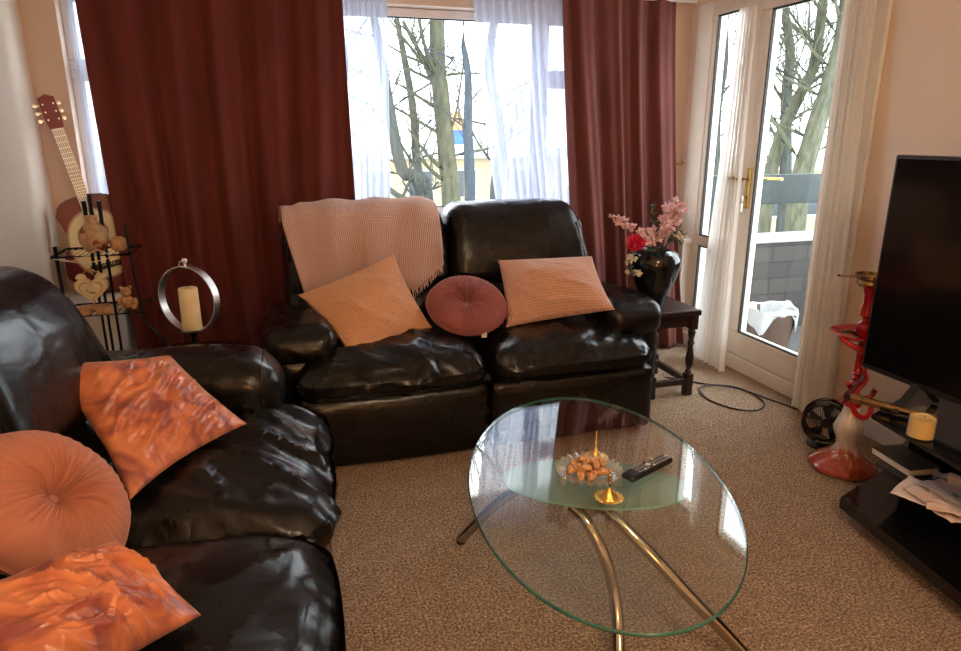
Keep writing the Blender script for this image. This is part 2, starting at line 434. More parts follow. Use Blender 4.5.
def dup(root, loc=None, rot=None, label=None):
    r = root.copy(); COL.objects.link(r)
    if loc is not None: r.location = loc
    if rot is not None: r.rotation_euler = rot
    if label: r['label'] = label
    for ch in list(root.children):
        c = ch.copy(); COL.objects.link(c); c.parent = r
        for g in ch.children:
            d = g.copy(); COL.objects.link(d); d.parent = c
    return r
def st(name, bm, m, parent=None, smooth=False, **k):
    o = obj(name, bm, m, parent, smooth, **k)
    if not parent: o['kind'] = 'structure'
    return o
# ------------------------------------------------------------------ camera, sky, render look
H = 1.32
cam = bpy.data.cameras.new('camera'); co = bpy.data.objects.new('camera', cam); COL.objects.link(co)
cam.sensor_width = 36; cam.lens = 668/961*36; cam.clip_start = .02
co.location = (0, 0, H); co.rotation_euler = (R(90-15.9), 0, R(-16.8)); sc.camera = co
sc.view_settings.view_transform = 'Standard'; sc.view_settings.look = 'None'; sc.view_settings.gamma = 1
sc.view_settings.exposure = EXPO
w = bpy.data.worlds.new('overcast_sky'); sc.world = w; w.use_nodes = True
nt = w.node_tree; nt.nodes.clear(); wo = nt.nodes.new('ShaderNodeOutputWorld'); bg = nt.nodes.new('ShaderNodeBackground')
tc = nt.nodes.new('ShaderNodeTexCoord')
cl = noise_tex(nt, tc.outputs['Generated'], 2.2, 4)
nt.links.new(ramp(nt, cl, [(.3, (.80,.91,1.0)), (.65, (1,1,1))]), bg.inputs['Color'])
bg.inputs['Strength'].default_value = SKY
nt.links.new(bg.outputs[0], wo.inputs['Surface'])

# ------------------------------------------------------------------ room shell
XL, XR, YB, YF, ZC = -1.07, 2.5, 3.85, -2.2, 2.42
st('floor', box((XL-.15, YF-.15, -.12), (XR, YB+.05, 0)), M['carpet'])
st('ceiling', box((XL-.15, YF-.15, ZC), (XR+.2, YB+.25, ZC+.12)), M['ceil'])
st('wall_left', box((XL-.15, YF-.15, 0), (XL, YB+.25, ZC)), M['wall_l'])
st('wall_front', box((XL, YF-.15, 0), (XR+.2, YF, ZC)), M['wall'])
WX0, WX1, WZ0, WZ1 = -.92, 2.25, .84, 1.992
b = nb(); box((XL, YB, 0), (XR, YB+.25, WZ0), bm=b); box((XL, YB, WZ1), (XR, YB+.25, ZC), bm=b)
box((XL, YB, WZ0), (WX0, YB+.25, WZ1), bm=b); box((WX1, YB, WZ0), (XR, YB+.25, WZ1), bm=b)
st('wall_back', b, M['wall'])
DY0, DY1, DZ = 2.46, 3.77, 2.06
b = nb(); box((XR, YF, 0), (XR+.2, DY0, ZC), bm=b); box((XR, DY1, 0), (XR+.2, YB+.25, ZC), bm=b); box((XR, DY0, DZ), (XR+.2, DY1, ZC), bm=b)
st('wall_right', b, M['wall'])
st('baseboard_right', box((XR-.015, YF, 0), (XR, DY0-.07, .09), .004), M['white'])
st('trim_1', box((XR-.02, DY0-.07, 0), (XR, DY0, DZ+.06), .005), M['white'])

# back window: three sections, top vents on the outer two
win = thing('window_1', None, None, (0, 0, 0), kind='structure')
YW = YB+.12
def pane_frame(x0, x1, z0, z1, t=.045, y=YW, dep=.07):
    b = nb()
    for c0, c1 in (((x0, z0), (x1, z0+t)), ((x0, z1-t), (x1, z1)), ((x0, z0+t), (x0+t, z1-t)), ((x1-t, z0+t), (x1, z1-t))):
        bx(b, ((c0[0]+c1[0])/2, y, (c0[1]+c1[1])/2), (c1[0]-c0[0], dep, c1[1]-c0[1]), .006)
    g = .006
    for c0, c1 in (((x0+t, z0+t), (x1-t, z0+t+g)), ((x0+t, z1-t-g), (x1-t, z1-t)), ((x0+t, z0+t+g), (x0+t+g, z1-t-g)), ((x1-t-g, z0+t+g), (x1-t, z1-t-g))):
        bx(b, ((c0[0]+c1[0])/2, y-.02, (c0[1]+c1[1])/2), (c1[0]-c0[0], .012, c1[1]-c0[1]), mi=1)
    f = obj('window_frame', b, [M['pvc'], M['gasket']], win, False)
    obj('pane', box((x0+t, y-.002, z0+t), (x1-t, y+.002, z1-t)), M['pane'], f, False)
    return f
pane_frame(-.92, -.36, 1.63, 1.99); pane_frame(-.92, -.36, .86, 1.63)
pane_frame(-.36, 1.56, .86, 1.99)
pane_frame(1.56, 2.25, 1.64, 1.99); pane_frame(1.56, 2.25, .86, 1.64)
obj('window_sill', box((WX0-.03, YB-.12, WZ0-.03), (WX1+.03, YW+.03, WZ0+.015), .008), M['pvc'], win, False)
# curtain track with a gathered heading
t = thing('curtain_track', 'cream gathered curtain track running along the top of the back window', 'curtain track', (0, YB-.16, 2.02))
obj('rail', box((-.95, -.012, .035), (2.42, .012, .075), .004), M['white'], t, False)
b = nb()
for k in range(100):
    x = .36+k*.0115
    bx(b, (x, -.017, .035), (.006, .006, .05), .001)
obj('heading_tape', b, M['tape'], t, False)

# boxed ledge in the left corner
b = nb(); box((2.445, 3.66, 0), (XR, 3.83, .66), .004, bm=b); box((2.435, 3.64, .66), (XR, 3.83, .69), .004, bm=b)
st('trim_3', b, M['white'])
st('trim_2', box((XL, YB-.36, 0), (-.78, YB, .55), .01), M['white'])

# balcony door with its side light, on the right wall
door = thing('door_1', None, None, (0, 0, 0), kind='structure')
XD = XR+.035
def yz_frame(y0, y1, z0, z1, tl, tr, tb, tt, dep=.07, x=XD, name='door_frame', m='dooru', parent=door):
    b = nb()
    for (a0, b0, a1, b1) in ((y0, z0, y1, z0+tb), (y0, z1-tt, y1, z1), (y0, z0+tb, y0+tl, z1-tt), (y1-tr, z0+tb, y1, z1-tt)):
        if a1-a0 > 0 and b1-b0 > 0: bx(b, (x, (a0+a1)/2, (b0+b1)/2), (dep, a1-a0, b1-b0), .006)
    g = .008; Y0, Y1, Z0, Z1 = y0+tl, y1-tr, z0+tb, z1-tt
    for (a0, b0, a1, b1) in ((Y0, Z0, Y1, Z0+g), (Y0, Z1-g, Y1, Z1), (Y0, Z0, Y0+g, Z1), (Y1-g, Z0, Y1, Z1)):
        bx(b, (x-dep/2+.012, (a0+a1)/2, (b0+b1)/2), (.016, a1-a0, b1-b0), mi=1)
    f = obj(name, b, [M[m], M['gasket']], parent, False)
    obj('pane', box((x-.003, Y0, Z0), (x+.003, Y1, Z1)), M['pane'], f, False)
    return f
yz_frame(3.22, 3.62, .69, 2.04, .075, .035, .03, .06, name='side_light')
yz_frame(3.22, 3.62, .06, .69, .075, .035, .05, .03, name='side_light')
b = nb(); box((XR-.005, 3.62, 0), (XR+.08, DY1, DZ), .006, bm=b); box((XR-.005, 3.19, 0), (XR+.08, 3.235, DZ), .006, bm=b)
box((XR-.02, DY0, 0), (XR+.09, DY1, .085), .008, bm=b); box((XR-.003, DY0+.052, 2.02), (XR+.078, 3.618, DZ), .004, bm=b); box((XR-.005, DY0, 0), (XR+.08, DY0+.05, DZ), .006, bm=b)
obj('door_frame', b, M['dooru'], door, False)
leaf = yz_frame(2.51, 3.19, .09, 2.02, .085, .075, .135, .08, .065, XR+.02, 'door_leaf')
h = nb()
bx(h, (-.006, 0, -.02), (.012, .034, .22), .004); tube(h, [(0, 0, .03), (-.05, 0, .03)], .010)
tube(h, spline([(-.05, 0, .03), (-.053, .03, .028), (-.05, .075, .032), (-.05, .11, .026)], 5), [.011]*16, 10)
tube(h, [(-.01, 0, -.07), (-.022, 0, -.07)], .012, 12)
ho = obj('door_handle', h, M['brass'], leaf); ho.location = (XR-.012, 3.15, 1.06); ho['label'] = 'brass lever handle'
h = nb(); bx(h, (0, 0, 0), (.006, .012, .03), .001); bx(h, (0, .002, -.05), (.01, .018, .05), .003)
ko = obj('key', h, M['silver'], leaf); ko.location = (XR-.045, 3.152, .985); ko['label'] = 'silver keys hanging in the lock'
h = nb(); tube(h, [(0, 0, 0), (.04, 0, 0), (.045, 0, .0), (.045, -.12, .004)], .009)
o2 = obj('door_handle', h, M['brass'], leaf); o2.location = (XR+.055, 3.15, 1.09)
t = tagp(obj('tieback_hook', tube(nb(), spline([(0,0,0), (-.05,0,-.005), (-.06,-.03,0), (-.055,-.06,.012)], 5), .007), M['brass'], loc=(XR, 3.81, 1.15)),
   'brass curtain tieback hook on the wall beside the balcony door frame', 'hook')

# outside: balcony
st('balcony_floor', box((XR+.2, 1.2, -.14), (4.9, 4.1, -.03)), M['conc'])
b = nb(); box((XR+.2, 3.85, -.03), (4.9, 4.02, .60), bm=b); box((4.35, 1.2, -.03), (4.5, 3.85, .60), bm=b)
st('balcony_wall', b, M['brick'])
b = nb(); box((XR+.2, 3.83, .60), (4.9, 4.04, .64), .006, bm=b); box((4.33, 1.2, .60), (4.52, 3.83, .64), .006, bm=b)
st('balcony_coping', b, M['coping'])
t = thing('balcony_rail', 'dark green metal panel rail above the grey balcony wall outside the door', 'railing', (3.6, 3.93, .64))
obj('panel', box((-.9, -.02, .22), (.95, .02, .42), .004), M['railg'], t, False)
for x in (-.85, .74): obj('post', box((x-.02, -.018, 0), (x+.02, .018, .24), .003), M['railg'], t, False)
t = thing('bin', 'brown waste bin with white plastic liner standing on the balcony outside the door', 'bin', (2.98, 3.42, -.03))
def sq(z, s, fl=0): return None
b = nb()
lathe(b, [(0, 0), (.115, 0), (.15, .28), (.145, .28), (.11, .01), (0, .01)], 20); obj('body', b, M['binc'], t)
def bagf(r, z, a):
    return (r*(1+.03*math.sin(9*a)+.02*math.sin(5*a+1)), z+(.07*math.sin(3*a+.5)+.02*math.sin(8*a))*(1 if z < .25 else .15))
obj('liner', lathe(nb(), [(.152, .215), (.157, .24), (.160, .27), (.152, .30), (.14, .29), (.12, .2), (0, .16)], 40, fn=bagf), M['bag'], t)

# outside: ground, building, trees
st('ground', box((-30, 4.6, -4.3), (60, 70, -4.0)), M['ground'])
t = thing('building', 'pale yellow low building with flat white roof beyond the trees outside', 'building', (0, 25, -4))
obj('wall', box((-8, 0, 0), (11, 9, 4.55)), M['ext_wall'], t, False)
obj('roof', box((-8.3, -.3, 4.5), (11.3, 9.3, 4.85)), M['snow'], t, False)
for x in (-5, -2.2, .6, 3.6, 5.2, 6.9, 9.2):
    for z in (.8, 3.0):
        f = obj('window', box((x-.5, -.06, z), (x+.5, .02, z+1.1)), M['snow'], t, False)
        obj('pane', box((x-.43, -.09, z+.07), (x+.43, -.04, z+1.03)), M['ext_win'], f, False)
t = thing('building', 'grey building with pale roof seen far off through the balcony door', 'building', (21, 24, -4))
obj('wall', box((-6, 0, 0), (14, 8, 3.9)), M['ext_wall'], t, False); obj('roof', box((-6.2, -.3, 3.9), (14.2, 8.2, 4.2)), M['snow'], t, False)
for x in (-4.5, -2.5, -.5, 1.5, 3.5, 5.5, 7.5):
    f = obj('window', box((x-.5, -.06, 1.9), (x+.5, .02, 3.0)), M['snow'], t, False); obj('pane', box((x-.43, -.09, 2), (x+.43, -.04, 2.95)), M['ext_win'], f, False)
t = thing('play_tower', 'small blue panelled tower with orange pitched roof behind the bare trees', 'tower', (5.25, 20, -4))
obj('panel', box((-.30, -.3, 5.05), (.30, .3, 5.48)), M['bluep'], t, False)
for x in (-.26, .26): obj('post', box((x-.05, -.3, 0), (x+.05, -.2, 5.1)), M['orangep'], t, False)
b = nb(); v = [b.verts.new(p) for p in ((-.38,-.36,5.46), (.38,-.36,5.46), (.38,.36,5.46), (-.38,.36,5.46), (0,-.36,6.0), (0,.36,6.0))]
for f in ((0,1,4), (3,5,2), (0,4,5,3), (1,2,5,4), (0,3,2,1)): b.faces.new([v[i] for i in f])
obj('roof', b, M['orangep'], t, False)

def grow(bm, p, d, r, L, depth, rng, spread=.55):
    """one bare branch and its twigs, all in the tree's own mesh"""
    n = 4; pts = [p.copy()]; rs = [r]; q = p.copy(); dd = d.normalized()
    for i in range(n):
        dd = (dd+V((rng.uniform(-1,1), rng.uniform(-1,1), rng.uniform(-.6,.9)))*.17).normalized()
        q = q+dd*L/n; pts.append(q.copy()); rs.append(r*(1-.62*(i+1)/n))
    tube(bm, pts, rs, 4 if r < .02 else 6)
    if depth > 0:
        for k in range(rng.choice((3, 4, 5))):
            i = rng.randint(1, n); s = V((rng.uniform(-1,1), rng.uniform(-.8,.8), rng.uniform(-.1,1))).normalized()
            nd = (dd*(1-spread)+s*spread+V((0,0,.15))).normalized()
            grow(bm, pts[i], nd, rs[i]*.60, L*rng.uniform(.55,.85), depth-1, rng, spread)
def tree(name, label, trunk, r0, r1, m, seed, extra=(), nb_=7, depth=2, bl=1.0, zmin=.4):
    rng = random.Random(seed); base = V(trunk[0]); o0 = V((base.x, base.y, -4)); b = nb()
    P = spline([V((base.x+.05, base.y, -4))]+[V(p) for p in trunk], 5)
    rs = [r0*1.25+(r1-r0*1.25)*(i/(len(P)-1)) for i in range(len(P))]
    top = P[-1]
    tube(b, [p-o0 for p in P], rs, 10)
    for e, ra, rb in extra:
        E = spline(e, 5); tube(b, [p-o0 for p in E], [ra+(rb-ra)*i/(len(E)-1) for i in range(len(E))], 7)
        for k in range(4):
            i = rng.randint(2, len(E)-1); grow(b, E[i]-o0, V((rng.uniform(-1,1), rng.uniform(-.5,.5), rng.uniform(0,1))), rb*.7, .6*bl, 1, rng)
    cand = [i for i, p in enumerate(P) if p.z > zmin]
    for k in range(nb_):
        i = rng.choice(cand); grow(b, P[i]-o0, V((rng.choice((-1,1))*rng.uniform(.5,1), rng.uniform(-.4,.6), rng.uniform(.1,1))), rs[i]*.27, rng.uniform(.7,1.3)*bl, depth, rng)
    grow(b, top-o0, V((.1,0,1)), r1*.9, 1.3, 2, rng)
    return tagp(obj(name, b, M[m], loc=o0), label, 'tree')
tree('bare_tree', 'thickest mossy bare tree trunk in the middle of the window view', [(2.30,9.0,.3),(2.26,9.0,.87),(2.18,9.0,1.76),(2.14,9.0,2.25),(2.14,9.0,3.0)], .115, .09, 'mossy', 3,
     [([(2.19,9,1.7),(1.97,9.0,2.2),(1.70,9.0,2.7)], .04, .022), ([(2.18,9,1.85),(2.04,9.0,2.15),(1.90,9.0,2.75)], .035, .02), ([(2.26,9,1.26),(2.36,8.9,1.64),(2.47,8.9,2.3)], .022, .012), ([(2.18,9,1.32),(1.75,8.9,1.55),(1.44,8.8,1.70)], .028, .012)], 12, 2, .8)
tree('bare_tree', 'leftmost leaning bare tree seen through the back window', [(1.81,8.5,.33),(1.54,8.5,.90),(1.41,8.5,1.62),(1.35,8.5,2.1),(1.22,8.5,2.9)], .08, .045, 'bark', 5,
     [([(1.20,8.3,.82),(1.42,8.3,.62),(1.80,8.3,.42)], .03, .04)], 9, 2, .7)
tree('bare_tree', 'thin leaning bare tree just left of the thickest trunk', [(2.22,10,.15),(2.05,10,.82),(2.00,10,1.67),(1.90,10,2.34),(1.80,10,2.9)], .07, .035, 'bark', 8, (), 9, 2, .7)
tree('bare_tree', 'straight dark bluish bare trunk between main tree and white voile', [(2.14,7.5,.43),(2.12,7.5,1.38),(2.12,7.5,1.95),(2.07,7.5,2.25)], .06, .03, 'darkbark', 11, (), 6, 2, .5)
tree('bare_tree', 'bare tree blurred behind the right white voile of the window', [(3.1,9.5,.2),(3.2,9.5,1.2),(3.0,9.5,2.2),(3.1,9.5,3)], .09, .05, 'bark', 14, (), 8, 2, .9)
tree('bare_tree', 'bare tree behind the left white voile of the window', [(.9,9.5,.2),(.8,9.5,1.2),(1.0,9.5,2.2),(.9,9.5,3)], .08, .04, 'bark', 15, (), 6, 2, .9)
tree('bare_tree', 'slim mossy tree leaning right in the balcony door view', [(6.65,8,.23),(6.75,8,1.26),(6.99,8,1.85),(7.17,8,2.30),(7.17,8,3.29)], .085, .06, 'mossy', 21, (), 20, 3, 1.0)
tree('bare_tree', 'thick mossy trunk beside the door voile outside', [(6.74,7.5,.28),(6.84,7.5,1.26),(6.99,7.5,1.89),(7.10,7.5,2.49),(7.10,7.5,3.19)], .12, .09, 'mossy', 22, (), 18, 3, 1.0)
tree('bare_tree', 'grey upright bare tree at the left of the balcony door glass', [(8.7,10,-.06),(8.47,10,1.9),(8.43,10,2.69),(8.09,10,3.6)], .10, .06, 'bark', 23, (), 20, 3, 1.3)
tree('bare_tree', 'pale bare tree seen through the narrow side light', [(7.28,10,-.45),(7.11,10,1.56),(7.16,10,2.5),(7.0,10,3.5)], .09, .06, 'bark', 24, (), 20, 3, 1.2)
# ------------------------------------------------------------------ sofas
def sofa(label, seed, loc, rotz, AH, tap, smooth, cut=0, ah=.22):
    t = thing('leather_sofa', label, 'sofa', loc, rotz)
    L = M['leather']
    b = nb(); puff(b, (0, .47, .19), (1.56, .78, .30), .03, seg=.06); obj('base', b, L, t)
    for k, x in enumerate((-.395, .395)):
        s = seed+k*7.3
        def foot(p, n): return .004*crease(p, (2, 3, 7), s)
        b = nb(); puff(b, (x, .058, .158), (.785, .12, .30), .035, (0, .008, 0), .03, disp=foot); obj('footrest', b, L, t)
    for k, x in enumerate((-.398, .398)):
        s = seed*1.3+k*11.7; an = .9 if k else -.5
        ca, sa = math.cos(an), math.sin(an)
        def warp(p, x=x):
            f = max(0, (-p.y-.08)/.24)                            # towards the front the seat rolls over
            if p.z > 0: p.z -= .045*f**2.2
            if p.z > 0: p.z -= .018*(abs(p.x)/.39)**4
            if p.y < 0: p.y += .022*(abs(p.x)/.39)**4
            return p
        def disp(p, n, s=s, ca=ca, sa=sa):
            q = V((p.x*ca+p.y*sa, -p.x*sa+p.y*ca, p.z*.6))
            up = min(1, max(0, n.z)*.8+max(0, -n.y)*.8)
            am = smooth[k]
            big = (crease(q, (2.0, 6.5, 3.5), s)*.019+crease(q, (4.5, 13, 6), s+4)*.0035)*am
            edge = crease(p, (11, 1.8, 2), s+9)*.004*max(0, -n.y+.25)   # gathers at the front seam
            return (big+edge+nz(p, 3.2, s)*.014-.012)*up
        b = nb(); puff(b, (x, .295, .375), (.795, .64, .17), .08, (.004, .014, .030), .014, warp, disp)
        obj('seat_cushion', b, L, t)
        pts = [(x-.35, .018, .325), (x-.2, -.006, .325), (x+.2, -.006, .325), (x+.35, .018, .325)]
        obj('piping', tube(nb(), spline(pts, 6), .004, 8), L, t)
    for k, x in enumerate((-.400, .372-cut)):
        s = seed*2.1+k*5.9; sg = 1 if k else -1
        def warp(p, sg=sg, k=k):
            tz = (p.z+.33)/.66
            if p.x*sg > 0: p.x *= 1.0-tap[k]*(max(0, tz-.35)/.65)**1.5        # outer shoulder slopes in
            else: p.x *= 1.0-.05*max(0, tz-.5)/.5
            crease_ = math.exp(-((p.z+.06)/.022)**2)
            if p.y < 0: p.y += .022*crease_-.020*math.sin(PI*min(1, max(0, (p.z+.04)/.36)))-.012*math.sin(PI*min(1, max(0, (-.08-p.z)/.25)))
            p.y += .30*p.z
            return p
        def disp(p, n, s=s):
            up = max(0, -n.y)*.8+max(0, n.z)*.3
            e = (abs(p.x)/.4)**3
            return (crease(p, (3, 3, 2.2), s)*.007+crease(p, (7, 2, 2), s+3)*.008*e+nz(p, 3, s)*.012)*up
        b = nb(); puff(b, (x, .715, .672), (.772-(cut if k else 0), .23, .64), .075, (.004, .018, .006), .016, warp, disp)
        obj('backrest', b, L, t)
        def bp(u, x=x, sg=sg, k=k):   # vertical side seam of the backrest
            z = -.24+u*.46; tz = (z+.33)/.66
            return V((x+sg*(.345-(cut/2 if k else 0))*(1.0-tap[k]*(max(0, tz-.35)/.65)**1.5), .715-.127+.30*z-.004, .672+z))
        obj('piping', tube(nb(), [bp(i/14) for i in range(15)], .004, 8), L, t)
    b = nb()
    def wf(p): p.y += .22*max(0, p.z); return p
    puff(b, (-.01-cut/2, .80, .485), (1.58-cut*1.6, .20, .83), .05, seg=.05, warp=wf); obj('back_frame', b, L, t)
    for k, x in enumerate((-.760, .760)):
        s = seed*3.3+k*4.1
        def disp(p, n, s=s):
            fr = max(0, -n.y)
            return crease(p, (9, 3, 9), s)*.005*(.3+fr)+nz(p, 4, s)*.008
        b = nb(); puff(b, (x, .49, .25), (.25, .70, .42), .04, (.008, .01, 0), .035, disp=lambda p, n: nz(p, 4, 3)*.006)
        obj('arm_panel', b, L, t)
        def aw(p): p.z -= .025*max(0, -p.y/.37)**2+.05*max(0, (p.y+.2)/.55)*(1 if AH < .51 else 0); return p
        b = nb(); puff(b, (x, .48, AH), (.285, .69, ah), ah*.39, (.008, .016, .014), .0155, aw, disp)
        obj('armrest', b, L, t)
        def rp(a):
            c_, s_ = math.cos(a), math.sin(a)
            return V((x+.140*math.copysign(abs(c_)**.6, c_), .175, AH-.018+(ah*.47)*math.copysign(abs(s_)**.6, s_)))
        obj('piping', tube(nb(), [rp(2*PI*i/36) for i in range(36)], .0035, 6, closed=True), L, t)
    for x in (-.74, .74):
        for y in (.15, .80): obj('foot', lathe(nb(), [(0, 0), (.025, 0), (.03, .045), (0, .045)], 12, (x, y, 0)), M['black'], t)
    return t
sofa_b = sofa('black leather two-seat sofa under the window, peach throw over its back', 2.0, (.81, 2.525, 0), 0, .502, (.09, .23), (1, .9), 0, .165)
sofa_l = sofa('black leather sofa along the left wall with satin and round cushions', 5.0, (.045, 1.475, 0), R(90-3.5), .525, (.1, .38), (.35, 1.1), .075)

# ------------------------------------------------------------------ scatter cushions
def pillow(name, label, cr, T, mat, cat='cushion', group=None, n=34, wr=None, uv=(1,1), pull=.07, flat=False):
    cr = [V(c) for c in cr]; cen = sum(cr, V())/4
    nrm = ((cr[1]-cr[0]).cross(cr[3]-cr[0])+(cr[1]-cr[2]).cross(cr[2]-cr[3])*-1)
    nrm = (cr[2]-cr[0]).cross(cr[3]-cr[1]).normalized()
    if nrm.dot(V((0,0,H))-cen) < 0: nrm = -nrm
    b = nb(); ul = b.loops.layers.uv.verify()
    def P(u, v, side):
        a, c = 2*u-1, 2*v-1
        a2 = a*(1-pull*(1-c*c)*abs(a)); c2 = c*(1-pull*(1-a*a)*abs(c))
        uu, vv = (a2+1)/2, (c2+1)/2
        p = cr[0]*(1-uu)*(1-vv)+cr[1]*uu*(1-vv)+cr[2]*uu*vv+cr[3]*(1-uu)*vv
        e = max(0, (1-a*a)*(1-c*c))
        th = T*e**.42*(.55+.45*e)
        d = 0
        if wr: d = wr(u, v, side)*min(1, e*2.2)*(.35+.65*min(1,e*1.5))
        return p+nrm*(th*side+d*(1 if side > 0 else .3))-cen
    F = {}
    for side in (1, -1):
        for i in range(n+1):
            for j in range(n+1):
                if side == -1 and (i in (0, n) or j in (0, n)): F[(-1, i, j)] = F[(1, i, j)]; continue
                F[(side, i, j)] = b.verts.new(P(i/n, j/n, side))
    for side in (1, -1):
        for i in range(n):
            for j in range(n):
                ks = [(i,j),(i+1,j),(i+1,j+1),(i,j+1)]
                f = b.faces.new([F[(side, *k)] for k in ks])
                for l, k in zip(f.loops, ks): l[ul].uv = (k[0]/n*uv[0], k[1]/n*uv[1])
    o = obj(name, b, mat, loc=cen, sharp=80)
    return tagp(o, label, cat, group)
def rumple(seed, amp, s=(3, 8), an=.7):
    ca, sa = math.cos(an), math.sin(an)
    def f(u, v, side):
        x, y = u*ca+v*sa, -u*sa+v*ca
        return amp*(crease(V((x, y, side*.3)), (s[0], s[1], 1), seed)+.38*crease(V((x, y, side*.3+2)), (s[0]*2.4, s[1]*2.4, 1), seed)-.45)
    return f
def soft(seed, amp=.012, s=3.0, an=0.0, st_=(1, 3.2)):
    ca, sa = math.cos(an), math.sin(an)
    def f(u, v, side):
        x, y = (u*ca+v*sa)*st_[0], (-u*sa+v*ca)*st_[1]
        return amp*(rid(V((x, y, side)), (s, s, 1), seed, 1.5)+.5*rid(V((x, y, side)), (s*2.3, s*2.3, 1), seed+3, 1.5))+amp*.8*noise.noise(V((u*3+seed, v*3, side)))
    return f
cA = pillow('cushion', 'orange ribbed square cushion tilted on its corner against the throw', [(.058,2.95,.649), (.493,3.00,.801), (.628,2.83,.485), (.243,2.65,.452)], .085, M['ribA'], wr=rumple(3, .012, (1.2, 3), .5), n=60, uv=(1.2,1.2))
cC = pillow('cushion', 'peach ribbed square cushion at the right end of the window sofa', [(1.000,3.02,.742), (1.422,2.87,.765), (1.458,2.68,.545), (.965,2.79,.470)], .105, M['ribC'], wr=rumple(9, .012, (1.2, 3), .2), n=60, pull=.05, uv=(1.4,.9))
cD = pillow('cushion', 'crumpled orange satin cushion lying against the far arm of left sofa', [(-.598,1.868,.765), (-.328,1.995,.715), (-.134,1.93,.505), (-.380,1.558,.505)], .075, M['satin'], wr=rumple(21, .019, (1.6, 5), -.5), n=110, pull=.10)
cF = pillow('cushion', 'crumpled orange satin cushion nearest the camera on the left sofa', [(-.50,1.03,.665), (-.345,1.27,.575), (-.186,1.105,.497), (-.37,.86,.57)], .07, M['satin'], wr=rumple(37, .019, (1.8, 6.5), .9), n=110, pull=.06)

def round_pillow(label, cen, nrm, rad, T, mat, pleats, seed, tagpos=None):
    cen = V(cen); nrm = V(nrm).normalized(); x = nrm.cross(V((0,0,1))).normalized(); y = nrm.cross(x)
    Mx = Matrix((x, y, nrm)).transposed()
    b = nb(); NR, NA = 20, 144
    def th(r): return T*(max(0, 1-r**3.2))**.5*(1-.80*math.exp(-(r/.20)**2))
    def P(r, a, side):
        pl = .5+.5*math.sin(pleats*a+1.5*noise.noise(V((math.cos(a)*3, math.sin(a)*3, seed))))
        amp = .013*min(1, r*5)*(max(0, 1-r))**.55*(.75+.5*abs(noise.noise(V((math.cos(a)*5, math.sin(a)*5, seed+9)))))
        z = (th(r)-amp*pl)*side
        rr = rad*(r+.012*noise.noise(V((math.cos(a)*2, math.sin(a)*2, seed+5))))
        return Mx @ V((rr*math.cos(a), rr*math.sin(a), z))
    for side in (1, -1):
        c = b.verts.new(P(0, 0, side)); prev = None
        for i in range(1, NR+1):
            r = 1-(1-i/NR)**1.3
            ring = [b.verts.new(P(r, 2*PI*k/NA, side)) for k in range(NA)]
            for k in range(NA):
                k2 = (k+1) % NA
                b.faces.new((c, ring[k], ring[k2]) if prev is None else (prev[k], prev[k2], ring[k2], ring[k]))
            prev = ring
    bmesh.ops.remove_doubles(b, verts=b.verts[:], dist=.0008)
    t = thing('round_cushion', label, 'cushion', cen)
    obj('cover', b, mat, t, sharp=80)
    bb = nb(); lathe(bb, [(0, .006), (.008, .005), (.012, 0), (0, -.004)], 16); bb.transform(Matrix.Translation(Mx @ V((0, 0, th(0)+.001))) @ Mx.to_4x4()); obj('button', bb, mat, t)
    pts = [Mx @ V((rad*.998*math.cos(a), rad*.998*math.sin(a), 0)) for a in [2*PI*k/60 for k in range(60)]]
    obj('piping', tube(nb(), pts, .005, 6, closed=True), mat, t)
    if tagpos: 
        o = obj('care_tag', box((-.012, -.002, -.012), (.012, .002, .012)), M['paper'], t, False, loc=tagpos); o['label'] = 'small cream care tag'
    return t
round_pillow('dusty rose pleated round velvet cushion in the middle of window sofa', (.795, 2.85, .575), (-.03, -.50, .86), .184, .062, M['mauve'], 46, 1, (.035, -.158, -.10))
round_pillow('coral pleated round velvet cushion between the two satin cushions', (-.470, 1.345, .632), (.72, -.25, .66), .165, .062, M['coral'], 44, 4)

# ------------------------------------------------------------------ throw over the left backrest of the window sofa
def tree_of(objs):
    bvs = []
    dg = None
    for o in objs:
        mw = o.matrix_basis if not o.parent else o.parent.matrix_basis @ o.matrix_basis
        vs = [mw @ v.co for v in o.data.vertices]; ps = [tuple(p.vertices) for p in o.data.polygons]
        bvs.append(BVHTree.FromPolygons(vs, ps))
    return bvs
sofa_b.matrix_basis = Matrix.Translation((.81, 2.525, 0))
bv = tree_of([c for c in sofa_b.children if c.name.split('.')[0] in ('backrest', 'back_frame')])
def hit(o, d):
    best = None
    for b_ in bv:
        h = b_.ray_cast(o, d)
        if h[0] is not None and (best is None or h[3] < best[1]): best = (h[0], h[3])
    return best[0] if best else None
def drape(x, ang):
    """surface of the sofa back, seen from an axis inside it; ang 0 = front, 90 = up"""
    c = V((x, 3.28, .84)); d = V((0, -math.cos(ang), math.sin(ang)))
    h = hit(c+d*1.0, -d)
    return h
